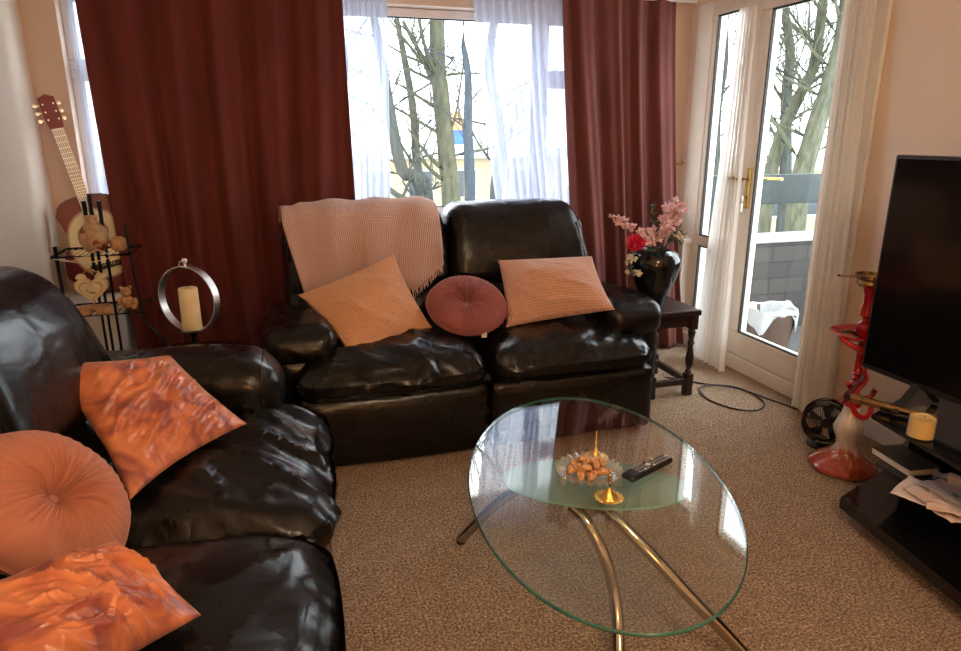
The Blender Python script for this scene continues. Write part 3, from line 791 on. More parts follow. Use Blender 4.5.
def throw_pt(u, v, off=.016):
    # v: 0 behind .. 1 lower front hem ; u: 0 left .. 1 right
    x = .005+u*.745
    x += .03*(1-u)*v if u < .3 else 0
    fold = .006*math.sin(u*22+v*3)+.008*noise.noise(V((u*5, v*3, 1)))
    a = R(150-v*112)                                   # back round to the front
    if v < .42:
        a = R(160-(v/.42)*112); h = drape(max(.075, min(.74, x)), a)
        if h is None: h = V((x, 3.3, .98))
        d = V((0, -math.cos(a), math.sin(a))); p = V((x, h.y, h.z))+d*(off+fold)
        return p
    t = (v-.42)/.58
    hem = .60+.03*math.sin(u*3)
    if u > .78: hem = .60+(u-.78)/.22*.12
    a = R(48); h0 = drape(max(.075, min(.74, x)), a) or V((x, 3.2, .95)); z0 = h0.z
    z = z0+(hem-z0)*t
    h = hit(V((max(.075, min(.74, x)), 2.3, z)), V((0, 1, 0)))
    y = (h.y if h else 3.15)-off-.012*t-fold*1.5
    xs = .06*(1-u)*t*(1 if u < .5 else 0)
    return V((x+xs, y, z))
t = thing('throw_blanket', 'peach waffle-weave throw with fringe draped over left sofa back', 'throw', (.38, 3.15, .6))
b = nb(); off0 = V((.38, 3.15, .6))
grid(b, 60, 64, lambda u, v: throw_pt(u, v)-off0, (2.8, 4.4))
bmesh.ops.smooth_vert(b, verts=[v for v in b.verts if not v.is_boundary], factor=.5, use_axis_x=True, use_axis_y=True, use_axis_z=True)
bmesh.ops.smooth_vert(b, verts=[v for v in b.verts if not v.is_boundary], factor=.5, use_axis_x=True, use_axis_y=True, use_axis_z=True)
o = obj('blanket', b, M['throw'], t, sharp=80); solidify(o, .008, 1)
b = nb(); rg = random.Random(5)
for k in range(110):
    u = .02+.97*k/109; p = throw_pt(u, 1)-off0
    tube(b, [p+V((0, -.004, .004)), p+V((rg.uniform(-.005,.005), -.012, -.014)), p+V((rg.uniform(-.01,.01), -.012, -.034))], [.0022, .002, .001], 4)
obj('fringe', b, M['throw'], t)['kind'] = 'stuff'

# ------------------------------------------------------------------ curtains
def curtain(name, label, cat, mat, top, bot, folds, amp, seed, nu=160, nv=70, group=None, thick=.0025, belly=None, sway=None):
    """top / bot: ((x0,y0),(x1,y1),z)"""
    (a0, a1, zt), (b0, b1, zb) = top, bot
    dx = V((a1[0]-a0[0], a1[1]-a0[1], 0)); nn = V((-dx.y, dx.x, 0)).normalized()
    org = V(((a0[0]+a1[0])/2, (a0[1]+a1[1])/2, zb))
    def fn(u, v):
        t = v
        uu = u+.02*noise.noise(V((u*4, v*1.5, seed)))*math.sin(PI*u)
        s = t**1.25
        l = V((a0[0]*(1-s)+b0[0]*s, a0[1]*(1-s)+b0[1]*s, 0)); r = V((a1[0]*(1-s)+b1[0]*s, a1[1]*(1-s)+b1[1]*s, 0))
        if belly:
            l.x += belly[0]*math.sin(PI*t); r.x += belly[1]*math.sin(PI*t)
        p = l.lerp(r, uu); p.z = zt*(1-t)+zb*t
        A = amp*(.55+.45*t)*(.7+.6*abs(noise.noise(V((u*6, v*.7, seed+2)))))
        ph = 2*PI*folds*u+1.7*noise.noise(V((u*3+seed, v*.8, 0)))+.8*t*math.sin(u*5+seed)
        w_ = math.sin(ph)+.35*math.sin(2.3*ph+seed)
        if v > .93: w_ *= 1
        return p+nn*(A*w_)-org
    b = nb(); grid(b, nu, nv, fn)
    o = obj(name, b, mat, loc=org, sharp=80, recalc=False)
    if thick: solidify(o, thick, 0)
    return tagp(o, label, cat, group)
YC = 3.69
curtain('curtain', 'wide burgundy velvet curtain hanging left of the window down to the floor', 'curtain', M['curtain'],
        ((-.80, YC), (.395, YC), 2.10), ((-.74, YC-.02), (.42, YC-.03), .02), 5.4, .034, 4, 220, 70)
curtain('curtain', 'burgundy curtain hanging right of the window behind the flower vase', 'curtain', M['curtain_r'],
        ((1.58, YC), (2.30, YC), 2.10), ((1.75, YC-.02), (2.46, YC-.12), .015), 4.3, .045, 9, 200, 70)
curtain('voile_curtain', 'white see-through voile at the left side of the window glass', 'curtain', M['voile'],
        ((.37, YB-.10), (.63, YB-.10), 2.06), ((.30, YB-.10), (.60, YB-.10), .62), 8, .022, 12, 110, 40, thick=0)
curtain('voile_curtain', 'white see-through voile over the right half of the window glass', 'curtain', M['voile'],
        ((1.09, YB-.10), (1.66, YB-.10), 2.06), ((1.28, YB-.10), (1.76, YB-.10), .62), 11, .024, 15, 140, 40, thick=0)
curtain('voile_curtain', 'pale voile strip showing left of the wide burgundy curtain', 'curtain', M['voile'],
        ((-.87, YB-.02), (-.60, YB-.02), 2.05), ((-.87, YB-.02), (-.60, YB-.02), .62), 5, .010, 17, 80, 40, thick=0)
# cream voiles on a wire across the balcony door
t = tagp(obj('curtain_wire', tube(nb(), spline([(0, .0, 0), (0, -.26, -.045), (0, -.36, -.05), (0, -.55, -.02), (0, -1.25, .03)], 6), .0025, 6), M['white'], loc=(XR-.05, 3.68, 2.03)),
   'thin white curtain wire across the top of the balcony door', 'wire')
curtain('voile_curtain', 'narrow cream voile hanging between side light and balcony door, pooling on carpet', 'curtain', M['cream_voile'],
        ((XR-.045, 3.335), (XR-.045, 3.19), 1.97), ((XR-.10, 3.40), (XR-.12, 3.06), .012), 6, .016, 22, 90, 60, thick=0)
curtain('voile_curtain', 'cream voile gathered at the right edge of the balcony door', 'curtain', M['cream_voile'],
        ((XR-.05, 2.60), (XR-.05, 2.43), 2.05), ((XR-.08, 2.545), (XR-.10, 2.31), .012), 11, .024, 25, 140, 60, thick=0)
# ------------------------------------------------------------------ glass coffee table
TC = V((.772, 1.478, 0)); TA = R(74.3); TZ = .42
t = thing('coffee_table', 'oval clear glass coffee table with frosted lower disc and curved chrome legs', 'table', TC)
def ell(a, b_, n, ang): return [(a*math.cos(x)*math.cos(ang)-b_*math.sin(x)*math.sin(ang), a*math.cos(x)*math.sin(ang)+b_*math.sin(x)*math.cos(ang)) for x in [2*PI*k/n for k in range(n)]]
def slab(bm, a, b_, z0, z1, ang, n=120, bev=.003):
    rings = []
    for (s, z) in ((-bev, z0), (0, z0+bev), (0, z1-bev), (-bev, z1)):
        rings.append([bm.verts.new((x, y, z)) for x, y in ell(a+s, b_+s, n, ang)])
    bm.faces.new(rings[0][::-1]); bm.faces.new(rings[-1])
    for A, B in zip(rings, rings[1:]):
        for k in range(n):
            f = bm.faces.new((A[k], A[(k+1) % n], B[(k+1) % n], B[k])); f.material_index = 1
b = nb(); slab(b, .592, .346, TZ-.010, TZ, TA); obj('glass_top', b, [M['glass'], M['glass_edge']], t, sharp=30)
sh = V((.86, 1.655, 0))*0+V((.075, .10, 0))
b = nb(); slab(b, .268, .139, .352, .360, R(155.9)); o = obj('frosted_disc', b, [M['frosted'], M['frost_edge']], t, sharp=30); o.location = (.040, .078, 0); o['label'] = 'frosted pale green glass disc'
dc = V((.035, .075, 0))
for (x, y) in ((-.09, .02), (.06, -.03), (.0, .05)):
    obj('spacer', lathe(nb(), [(0, .360), (.012, .360), (.012, TZ-.0102), (0, TZ-.0102)], 14, dc+V((x, y, 0))), M['silver'], t)
def leg(pts, r=.0165):
    o = obj('leg', tube(nb(), spline([V(p)-TC for p in pts], 8), r, 16), M['chrome'], t)
    return o
leg([(.705,1.475,.345), (.727,1.430,.325), (.758,1.380,.25), (.778,1.345,.15), (.770,1.30,.07), (.745,1.24,.012)])
leg([(.775,1.465,.345), (.80,1.405,.335), (.862,1.325,.27), (.945,1.245,.17), (1.02,1.20,.085), (1.08,1.165,.012)])
leg([(.80,1.60,.345), (.75,1.66,.33), (.66,1.75,.26), (.585,1.83,.15), (.54,1.872,.07), (.505,1.90,.012)])
obj('hub', lathe(nb(), [(0, .30), (.03, .30), (.045, .345), (.045, .352), (0, .352)], 20, dc+V((-.03, -.04, 0))), M['silver'], t)
for p in ((.745,1.24), (1.08,1.165), (.505,1.90)):
    obj('rubber_foot', lathe(nb(), [(0, 0), (.016, 0), (.017, .014), (0, .016)], 14, V((p[0], p[1], 0))-TC), M['black'], t)

# glass dish with snacks
dz = TZ+.0005; dcn = V((.757, 1.487, dz))
def scal(r, z, a): k = r/.085; return (r*(1+.03*k*math.cos(24*a)), z+.005*k*k*math.cos(24*a))
b = nb(); lathe(b, [(0, .002), (.034, 0), (.04, .003), (.062, .016), (.090, .026), (.088, .029), (.060, .0195), (.038, .0065), (0, .006)], 120, fn=scal)
tagp(obj('glass_dish', b, M['clear'], loc=dcn), 'round scalloped clear glass dish holding snacks on the coffee table', 'dish')
rg = random.Random(4); proto = None
def snack(seed):
    b = nb(); rr = random.Random(seed); L = .022
    pts = spline([(-L, 0, 0), (-L*.5, .004, .004), (0, .006, .006), (L*.5, .004, .003), (L, -.002, 0)], 4)
    tube(b, pts, [.004+.0085*math.sin(PI*(i+.6)/(len(pts)+.2)) for i in range(len(pts))], 10)
    for v in b.verts: v.co += v.co.normalized()*.004*noise.noise(v.co*90+V((seed, 0, 0)))
    return b
spots = [(0,0,.026),(.030,.004,.021),(-.032,.008,.022),(.006,.034,.022),(.0,-.033,.021),(.030,-.028,.022),(-.030,-.024,.023),(.030,.032,.026),(-.026,.034,.026),(.006,.010,.040),(-.018,-.010,.038),(.020,-.012,.038),(-.004,.024,.040),(.048,.012,.030),(-.048,-.006,.030)]
for i, (x, y, z) in enumerate(spots):
    o = obj('snack', snack(i), M['snack'], loc=dcn+V((x, y, z))); o.scale = (.92,.92,.8); o.rotation_euler = (rg.uniform(-.4,.4), rg.uniform(-.4,.4), rg.uniform(0, PI))
    tagp(o, 'golden fried snack piece heaped in the clear glass dish', 'snack', 'fried snacks in the glass dish')

def cone(label, p, s, dark):
    t = thing('ornament', label, 'ornament', p)
    def fl(r, z, a): return (r*(1+.05*math.cos(16*a)*(r/.034)), z+.0012*math.cos(16*a)*(r/.034))
    b = nb(); lathe(b, [(0, .001), (.018, 0), (.030, .003), (.0365, .007), (.034, .0085), (.022, .006), (0, .006)], 64, fn=fl); obj('saucer', b, M['gold'], t)
    b = nb(); lathe(b, [(.025, .006), (.022, .009), (.016, .014), (.011, .021), (.007, .029), (.004, .034), (0, .036)], 32, fn=lambda r, z, a: (r*(1+.04*math.cos(8*a)), z)); obj('dome', b, M['gold'], t)
    b = nb()
    if dark: lathe(b, [(.003,.036),(.003,.046),(.007,.050),(.003,.054),(.007,.060),(.003,.064),(.006,.070),(.002,.075),(.005,.082),(.001,.088),(0,.089)], 16)
    else: lathe(b, [(.004,.036),(.003,.050),(.005,.053),(.0022,.058),(.0014,.088),(0,.090)], 16)
    o = obj('spire', b, M['bronze'] if dark else M['gold'], t)
    if dark: o['label'] = 'dark beaded spire'
    return t
cone('small gold domed ornament with thin plain spire behind the glass dish', (.822, 1.578, dz), 1, False)
cone('small gold domed ornament with dark beaded spire in front of glass dish', (.757, 1.367, dz), 1, True)
# remote control
RA = math.atan2(1.509-1.440, 1.014-.845)
t = thing('remote_control', 'black television remote control lying on the glass coffee table', 'remote', (.932, 1.474, TZ+.0005), RA)
b = nb(); puff(b, (0, 0, .010), (.185, .046, .019), .009, (.004, .001, 0), .006, lambda p: V((p.x, p.y*(1-.12*max(0, p.x/.09)), p.z))); obj('body', b, M['black'], t)
rows = [-.052, -.040, -.028, -.016, -.002, .010, .022, .034, .046, .058, .070, .080]
for i, x in enumerate(rows):
    for j, y in enumerate((-.0125, 0, .0125)):
        if i in (4,) and j != 1: continue
        wh = (i, j) in ((4,1), (2,0), (7,2), (11,1), (5,0))
        b = nb(); bx(b, (x, y, .0205), (.007 if i != 4 else .012, .0075 if i != 4 else .012, .0025), .001)
        obj('button', b, M['buttonw'] if wh else M['button'], t, False)

# ------------------------------------------------------------------ side table with vase, right of the window sofa
t = thing('side_table', 'dark stained wooden side table with turned legs beside the window sofa', 'table', (1.89, 3.02, 0))
obj('tabletop', box((-.14, -.20, .435), (.14, .20, .465), .006), M['darkwood'], t, False)
obj('apron', box((-.115, -.175, .375), (.115, .175, .436), .002), M['darkwood'], t, False)
prof = [(0,0),(.020,0),(.020,.02),(.0185,.10)]
for x in (-.11, .11):
    for y in (-.17, .17):
        b = nb(); bx(b, (x, y, .06), (.042, .042, .12), .003); bx(b, (x, y, .40), (.042, .042, .08), .003)
        lathe(b, [(.014,.118),(.020,.130),(.012,.145),(.020,.170),(.022,.20),(.016,.24),(.012,.27),(.019,.285),(.013,.30),(.018,.33),(.021,.350),(.014,.362)], 20, (x, y, 0))
        obj('leg', b, M['darkwood'], t)
for c0, c1 in (((-.11,-.185,.06),(.11,-.155,.09)), ((-.11,.155,.06),(.11,.185,.09)), ((-.125,-.17,.06),(-.095,.17,.09)), ((.095,-.17,.06),(.125,.17,.09))):
    obj('stretcher', box(c0, c1, .003), M['darkwood'], t, False)
vz = V((1.835, 2.98, .466))
b = nb(); lathe(b, [(0,.001),(.055,0),(.062,.01),(.080,.07),(.110,.15),(.127,.21),(.127,.250),(.110,.278),(.080,.290),(.074,.293),(.070,.290),(.0,.27)], 48)
tagp(obj('vase', b, M['blackvase'], loc=vz), 'glossy black rounded vase full of flowers on the dark side table', 'vase')
rim = vz+V((0,0,.295))
def petal(b, c, d, up, L, W, curl=.3, mi=0):
    d = d.normalized(); s = d.cross(up).normalized(); n = s.cross(d)
    vs = []
    for i in range(4):
        t_ = i/3; w_ = W*math.sin(PI*(.12+.80*t_)); base = c+d*L*t_+n*L*curl*t_*t_
        vs.append([b.verts.new(base-s*w_+n*W*.25), b.verts.new(base), b.verts.new(base+s*w_+n*W*.25)])
    for i in range(3):
        for j in range(2): b.faces.new((vs[i][j], vs[i][j+1], vs[i+1][j+1], vs[i+1][j])).material_index = mi
def rv(rg): return V((rg.gauss(0,1), rg.gauss(0,1), rg.gauss(0,1))).normalized()
def bloom(b, c, r, rg, n=14, mi=0, axis=None):
    for k in range(n):
        d = rv(rg)
        if axis and d.dot(axis) < -.2: d = -d
        petal(b, c, d, rv(rg), r*rg.uniform(.8,1.1), r*.45, rg.uniform(.1,.6), mi)
def spray(name, label, pts, blooms, leaves, seed, pm, r=.02, lm='leaf', jit=.03):
    rg = random.Random(seed); c0 = rim+V(((pts[0][0]-rim.x)*.4, (pts[0][1]-rim.y)*.3, -.03))
    P = spline([c0]+[V(p) for p in pts], 6); t = thing(name, label, 'flower', c0)
    obj('stem', tube(nb(), [p-c0 for p in P], [.003]*len(P), 6), M['stem'], t)
    if blooms:
        b = nb()
        for k in range(blooms):
            i = rg.randint(len(P)//2, len(P)-1); c = P[i]-c0+rv(rg)*jit
            bloom(b, c, r*rg.uniform(.8,1.3), rg, 10)
        obj('petals', b, M[pm], t)
    if leaves:
        b = nb()
        for k in range(leaves):
            i = rg.randint(2, len(P)-1); d = rv(rg); d.z = abs(d.z)*.6; petal(b, P[i]-c0+rv(rg)*jit*.4, d, V((.1,.2,1)), rg.uniform(.018,.034), .007, .2)
        obj('leaves', b, M[lm], t)
    return t
spray('blossom_spray', 'drooping pink blossom spray reaching far left from the black vase', [(1.74,2.93,.83),(1.66,2.92,.88),(1.60,2.91,.915),(1.545,2.90,.94)], 22, 4, 1, 'pinkp', .016, jit=.012)
spray('blossom_spray', 'pink blossom spray low over the left side of black vase rim', [(1.79,2.92,.81),(1.73,2.90,.84),(1.68,2.89,.85)], 30, 8, 2, 'pinkp', .019, jit=.028)
spray('blossom_spray', 'tallest pink blossom spray upright at the right of the vase', [(1.86,2.97,.82),(1.89,2.96,.90),(1.90,2.95,.97),(1.93,2.95,.94)], 38, 8, 3, 'pinkp', .023, jit=.04)
spray('blossom_spray', 'pink blossoms in the middle of the bouquet above vase rim', [(1.80,2.92,.83),(1.80,2.91,.86),(1.83,2.90,.88)], 24, 10, 6, 'pinkp', .019, jit=.03)
spray('leafy_sprig', 'tall grey-green leafy sprig rising in the middle of the bouquet', [(1.81,2.96,.86),(1.79,2.95,.93),(1.775,2.94,.99)], 0, 34, 4, 'pinkp', lm='greyleaf', jit=.03)
spray('leafy_sprig', 'dark green leafy sprig hanging over the right of the vase rim', [(1.88,2.93,.80),(1.91,2.92,.83),(1.93,2.91,.80)], 0, 34, 5, 'pinkp', jit=.04)
spray('leafy_sprig', 'pale green small leaves drooping left below the crimson flower', [(1.74,2.90,.80),(1.66,2.88,.78),(1.63,2.88,.72),(1.66,2.88,.66)], 8, 18, 7, 'whitep', .018, lm='greyleaf', jit=.02)
spray('blossom_spray', 'small white blossoms at the right edge of the bouquet', [(1.88,2.92,.84),(1.92,2.91,.86),(1.95,2.91,.82)], 9, 4, 8, 'whitep', .012, jit=.025)
rc = V((1.655, 2.87, .815)); t = thing('crimson_flower', 'large crimson flower head at the left of the bouquet', 'flower', rc)
b = nb(); rg = random.Random(8); ax = V((-.3,-.8,.3)).normalized()
for k in range(46):
    d = (rv(rg)+ax*.9).normalized(); petal(b, rv(rg)*.006, d, rv(rg), rg.uniform(.030,.052), .016, rg.uniform(.1,.7))
obj('petals', b, M['crim'], t)
obj('stem', tube(nb(), spline([(0,.005,0), (.07,.05,-.01), (.14,.09,-.07)], 5), .003, 6), M['stem'], t)

# ------------------------------------------------------------------ corner behind the left sofa: wire shelf stand, ornaments, guitar, lantern
SS = V((-.70, 3.02, 0))
t = thing('shelf_stand', 'black wire three-tier corner stand holding ornaments behind left sofa', 'shelf', SS)
def rod(pts, r=.006, nm='post'): return obj(nm, tube(nb(), pts, r, 8), M['blackm'], t)
rod([(-.145,-.05,0),(-.145,-.05,.90)], .008)
rod(spline([(.20,-.06,0),(.20,-.06,.42),(.195,-.06,.50),(.14,-.06,.58),(.13,-.06,.68),(.115,-.06,.98)], 5), .006)
for (x, y, z) in ((-.055,.10,1.06), (-.03,.09,1.09), (.0,.10,1.06)): rod([(x,y,0),(x,y,z)], .009)
def tier(z, x0, x1, y0=-.10, y1=.12):
    b = nb(); tube(b, [(x0,y0,z),(x1,y0,z),(x1,y1,z),(x0,y1,z)], .005, 8, closed=True)
    for k in range(1, 12):
        x = x0+(x1-x0)*k/12; tube(b, [(x,y0,z),(x,y1,z)], .0022, 6)
    obj('wire_tier', b, M['blackm'], t)
tier(.865, -.15, .13); tier(.625, -.15, .145); tier(.385, -.15, .21); tier(.12, -.15, .21)
b = nb(); tube(b, spline([(.06,-.10,.86),(.02,-.115,.89),(-.03,-.115,.865),(-.08,-.115,.85),(-.14,-.10,.86)], 6), .0018, 6); tube(b, spline([(-.12,-.1,.862),(-.06,-.12,.845),(.0,-.12,.845),(.08,-.1,.862)], 6), .0018, 6)
o = obj('scroll', b, M['silver'], t); o['label'] = 'thin silver wire scroll'
# painted jug
b = nb(); lathe(b, [(0,.001),(.030,0),(.040,.012),(.052,.035),(.056,.060),(.050,.085),(.034,.105),(.023,.115),(.022,.130),(.027,.142),(.022,.143),(.018,.13),(0,.11)], 36)
tagp(obj('painted_vase', b, M['clay'], loc=SS+V((-.008, -.03, .872))), 'tan clay vase painted with red and dark leaves on top tier', 'vase')
b = nb(); lathe(b, [(0,0),(.018,.001),(.029,.012),(.033,.028),(.030,.044),(.016,.056),(.004,.058),(0,.056)], 28, fn=lambda r, z, a: (r*(1+.03*math.cos(6*a)), z))
tagp(obj('shell_ornament', b, M['tan'], loc=SS+V((.080, -.04, .872))), 'small round tan ornament right of the clay vase on top tier', 'ornament')
# heart shaped clock ornament
t2 = thing('heart_ornament', 'cream heart-shaped clock ornament with bells on the middle tier', 'ornament', SS+V((-.040, -.04, .632)))
def heart(s): 
    out = []
    for k in range(40):
        a = 2*PI*k/40; x = 16*math.sin(a)**3; y = 13*math.cos(a)-5*math.cos(2*a)-2*math.cos(3*a)-math.cos(4*a)
        out.append((x/17*s, (y+2)/17*s))
    return out
def heart_slab(s, y0, y1, zc, m, nm):
    b = nb(); A = [b.verts.new((x, y0, zc+z)) for x, z in heart(s)]; B = [b.verts.new((x, y1, zc+z)) for x, z in heart(s)]
    b.faces.new(A); b.faces.new(B[::-1])
    for k in range(40): b.faces.new((A[k], A[(k+1)%40], B[(k+1)%40], B[k]))
    return obj(nm, b, m, t2, sharp=50)
heart_slab(.062, -.018, .018, .085, M['cream'], 'frame'); heart_slab(.046, -.021, -.016, .085, M['tan'], 'rim'); heart_slab(.040, -.024, -.018, .085, M['cream'], 'face')
o = obj('hands', tube(nb(), [(-.018,-.026,.090),(0,-.026,.080),(.016,-.026,.078)], .0022, 6), M['brown'], t2)
for x in (-.034, .034): obj('bell', lathe(nb(), [(.020,0),(.018,.010),(.010,.018),(0,.020)], 18, (x, 0, .135)), M['cream'], t2)
obj('handle', tube(nb(), spline([(-.03,0,.15),(0,0,.172),(.03,0,.15)], 6), .003, 6), M['tan'], t2)
b = nb(); bx(b, (0, -.005, .012), (.11, .05, .024), .006); obj('base', b, M['tan'], t2, False)
# two little letter blocks / shoes in front
for i, (x, lab) in enumerate(((-.085, 'small tan carved block below the heart ornament, the left one'), (.0, 'small tan carved block below the heart ornament, the right one'))):
    b = nb(); bx(b, (0, 0, .016), (.060, .03, .032), .006); bx(b, (0, -.016, .016), (.036, .004, .018), .002)
    tagp(obj('carved_block', b, M['tan'], loc=SS+V((x+.012, -.115, .632))), lab, 'ornament')
# bear figurine
b = nb(); t3 = thing('bear_figurine', 'small tan teddy bear figurine sitting right of the heart ornament', 'figurine', SS+V((.082, -.05, .632)))
for c, r in (((0,0,.030),(.024,.020,.028)), ((0,-.004,.072),(.021,.018,.020)), ((-.016,0,.090),(.008,.006,.008)), ((.016,0,.090),(.008,.006,.008)), ((0,-.02,.068),(.009,.008,.007)),
             ((-.024,-.018,.012),(.010,.020,.010)), ((.026,-.018,.012),(.012,.020,.010)), ((.030,-.008,.030),(.014,.010,.018)), ((-.026,-.01,.040),(.009,.010,.018))):
    m_ = Matrix.Translation(c) @ Matrix.Diagonal((*r, 1)); bmesh.ops.create_uvsphere(b, u_segments=16, v_segments=10, radius=1, matrix=m_)
obj('body', b, M['tan'], t3)
b = nb()
for c in ((-.007,-.021,.078),(.007,-.021,.078),(0,-.028,.071)): bmesh.ops.create_uvsphere(b, u_segments=8, v_segments=6, radius=.0025, matrix=Matrix.Translation(c))
obj('face', b, M['brown'], t3)
# lowest tier
b = nb(); lathe(b, [(0,0),(.03,0),(.035,.008),(.02,.014),(.014,.03),(.022,.038),(.012,.05),(0,.052)], 20); tagp(obj('dish_ornament', b, M['tan'], loc=SS+V((.03,-.05,.392))), 'little tan pot on the third tier beside the sofa back', 'ornament')
b = nb(); 
for c, r in (((0,0,.014),(.045,.022,.012)), ((.010,0,.030),(.026,.018,.016)), ((-.03,-.004,.022),(.014,.012,.010)), ((.032,0,.022),(.016,.01,.009))):
    bmesh.ops.create_uvsphere(b, u_segments=18, v_segments=10, radius=1, matrix=Matrix.Translation(c) @ Matrix.Diagonal((*r, 1)))
tagp(obj('shell_ornament', b, M['cream'], loc=SS+V((.14, -.05, .392))), 'cream seashell ornament on the third tier near the lantern', 'ornament')

# guitar leaning in the corner
gb = V((-.862, 3.745, .80)); gd = (V((-1.003, 3.775, 1.48))-gb).normalized()
face = V((.28, -1, .05)); gx = gd.cross(face).normalized(); gz = gx.cross(gd).normalized()
if gz.dot(V((0,-1,0))) < 0: gz = -gz; gx = -gx
Mg = Matrix((gx, gd, gz)).transposed().to_4x4(); Mg.translation = gb
t = thing('acoustic_guitar', 'dark red burst acoustic guitar leaning upright in the left corner', 'guitar'); t.matrix_basis = Mg
def gw(y):   # half width along the body, y -.24 .. .24
    u = (y+.24)/.48
    K = [(0,0),(.03,.085),(.10,.145),(.25,.188),(.40,.175),(.55,.135),(.63,.122),(.72,.130),(.84,.142),(.91,.130),(.955,.112),(.985,.080),(1,.04)]
    for (a, wa), (c, wc) in zip(K, K[1:]):
        if u <= c: 
            s = (u-a)/(c-a); s = s*s*(3-2*s) if 0 < a else s**.5; return wa+(wc-wa)*s
    return .03
ys = [-.24+.48*(1-math.cos(PI*i/40))/2 for i in range(41)]
ol = [(gw(y), y) for y in ys]+[(-gw(y), y) for y in reversed(ys[1:-1])]
b = nb(); disc_poly(b, ol, -.045, .045, 0, 1); obj('body', b, [M['guitar'], M['gred']], t, sharp=40)
b = nb(); lathe(b, [(0,.0462),(.045,.0462),(.045,.0452)], 32, (0,.06,0)); o = obj('sound_hole', b, M['black'], t)
b = nb(); 
for k in range(36):
    a0, a1 = 2*PI*k/36, 2*PI*(k+1)/36
    b.faces.new([b.verts.new((r*math.cos(a), .06+r*math.sin(a), .0464)) for r, a in ((.046,a0),(.056,a0),(.056,a1),(.046,a1))])
obj('rosette', b, M['tan'], t)
b = nb(); bx(b, (0, -.11, .050), (.16, .03, .010), .003); obj('bridge', b, M['brown'], t, False)
b = nb(); bx(b, (0, .37, .043), (.052, .36, .02), .006); obj('neck', b, M['gred'], t, False)
b = nb(); bx(b, (0, .335, .056), (.050, .44, .006), .001)
for k in range(17): bx(b, (0, .55-.36*(1-2**(-k/12))*1.45, .0595), (.050, .0025, .002), mi=1)
obj('fretboard', b, [M['fret'], M['silver']], t, False)
b = nb(); v0 = [(-.028,.552),(.028,.552),(.036,.60),(.034,.70),(.0,.715),(-.034,.70),(-.036,.60)]; disc_poly(b, v0, .030, .046); o = obj('headstock', b, M['gred'], t, False)
obj('nut', box((-.026,.549,.05), (.026,.557,.062)), M['white'], t, False)
for s in (-1, 1):
    for k in range(3):
        y = .60+k*.035; b = nb(); tube(b, [(s*.030,y,.038),(s*(.052 if s<0 else .042),y,.038)], .004, 8); lathe(b, [(0,-.006),(.009,-.005),(.009,.005),(0,.006)], 12, (s*(.056 if s<0 else .045),y,.038)); tube(b, [(s*.022,y,.046),(s*.022,y,.056)], .004, 8)
        obj('tuning_peg', b, M['silver'], t)
for k in range(6):
    x = -.020+k*.008; obj('string', tube(nb(), [(x*1.3,-.11,.057),(x,.553,.064)], .0008, 4), M['silver'], t)

# small dark table between the two sofas with a hoop candle holder
t = thing('side_table', 'low dark glossy side table in the corner between the two sofas', 'table', (-.36, 2.83, 0))
obj('tabletop', box((-.125,-.22,.425), (.155,.22,.445), .003), M['bglass'], t, False)
for x in (-.11, .14):
    for y in (-.2, .2): obj('leg', box((x-.012,y-.012,0), (x+.012,y+.012,.426), .002), M['silver' if False else 'blackm'], t, False)
b = nb(); tube(b, [(-.11,-.19,.450),(-.07,-.10,.450)], .006, 8)
obj('trim', tube(nb(), [(-.118,-.222,.436),(.15,-.222,.436)], .004, 8), M['silver'], t)
t = thing('candle_holder', 'silver hoop candle holder with ball finial on the dark side table', 'candle holder', (-.37, 2.86, .4455), R(-34))
b = nb(); rr = .134; zc = .238
n = 72; rings = []
for k in range(n):
    a = 2*PI*k/n; c, s = math.cos(a), math.sin(a)
    rings.append([b.verts.new((c*(rr+dr), dy, zc+s*(rr*1.0+dr))) for dr, dy in ((-.002,-.017),(.002,-.017),(.002,.017),(-.002,.017))])
for k in range(n):
    A, B = rings[k], rings[(k+1)%n]
    for j in range(4): b.faces.new((A[j], A[(j+1)%4], B[(j+1)%4], B[j]))
obj('hoop', b, M['silver'], t, sharp=60)
b = nb(); lathe(b, [(0,.104),(.040,.104),(.044,.114),(.040,.114),(0,.110)], 28); obj('candle_cup', b, M['silver'], t)
b = nb(); lathe(b, [(0,0),(.060,0),(.060,.006),(.02,.012),(.008,.03),(.008,.08),(.02,.100),(0,.1035)], 28); obj('foot', b, M['blackm'], t)
b = nb(); lathe(b, [(0,.365),(.008,.367),(.006,.374),(.004,.378),(.010,.386),(.012,.394),(.008,.402),(0,.404)], 16); tube(b, [V((.012*math.cos(a)-.016, 0, .378+.012*math.sin(a))) for a in [2*PI*k/16 for k in range(16)]], .002, 6, closed=True)
obj('finial', b, M['silver'], t)
t = thing('pillar_candle', 'thick ivory pillar candle standing inside the silver hoop', 'candle', (-.37, 2.86, .5558))
b = nb(); lathe(b, [(0,0),(.037,0),(.038,.004),(.0375,.168),(.034,.173),(.012,.174),(0,.171)], 36, fn=lambda r, z, a: (r*(1+.01*math.sin(3*a+z*30)), z)); obj('wax', b, M['candle'], t)
obj('wick', tube(nb(), [(0,0,.170),(.001,0,.180),(.005,0,.190)], .0015, 6), M['wick'], t)
b = nb(); bx(b, (0,0,.004), (.012,.10,.008), .002); bx(b, (.02,.03,.004), (.012,.06,.008), .002)
o = tagp(obj('metal_clip', b, M['silver'], loc=(-.435, 2.685, .4455)), 'small silver metal clip on the dark side table below the candle hoop', 'clip'); o.rotation_euler = (0,0,R(-35))
o = tagp(obj('pen', tube(nb(), [(-.07,0,.005),(.07,0,.005)], .004, 8), M['black'], loc=(-.34, 2.68, .4455)), 'thin dark pen lying on the corner side table by the sofa arm', 'pen'); o.rotation_euler = (0,0,R(20))

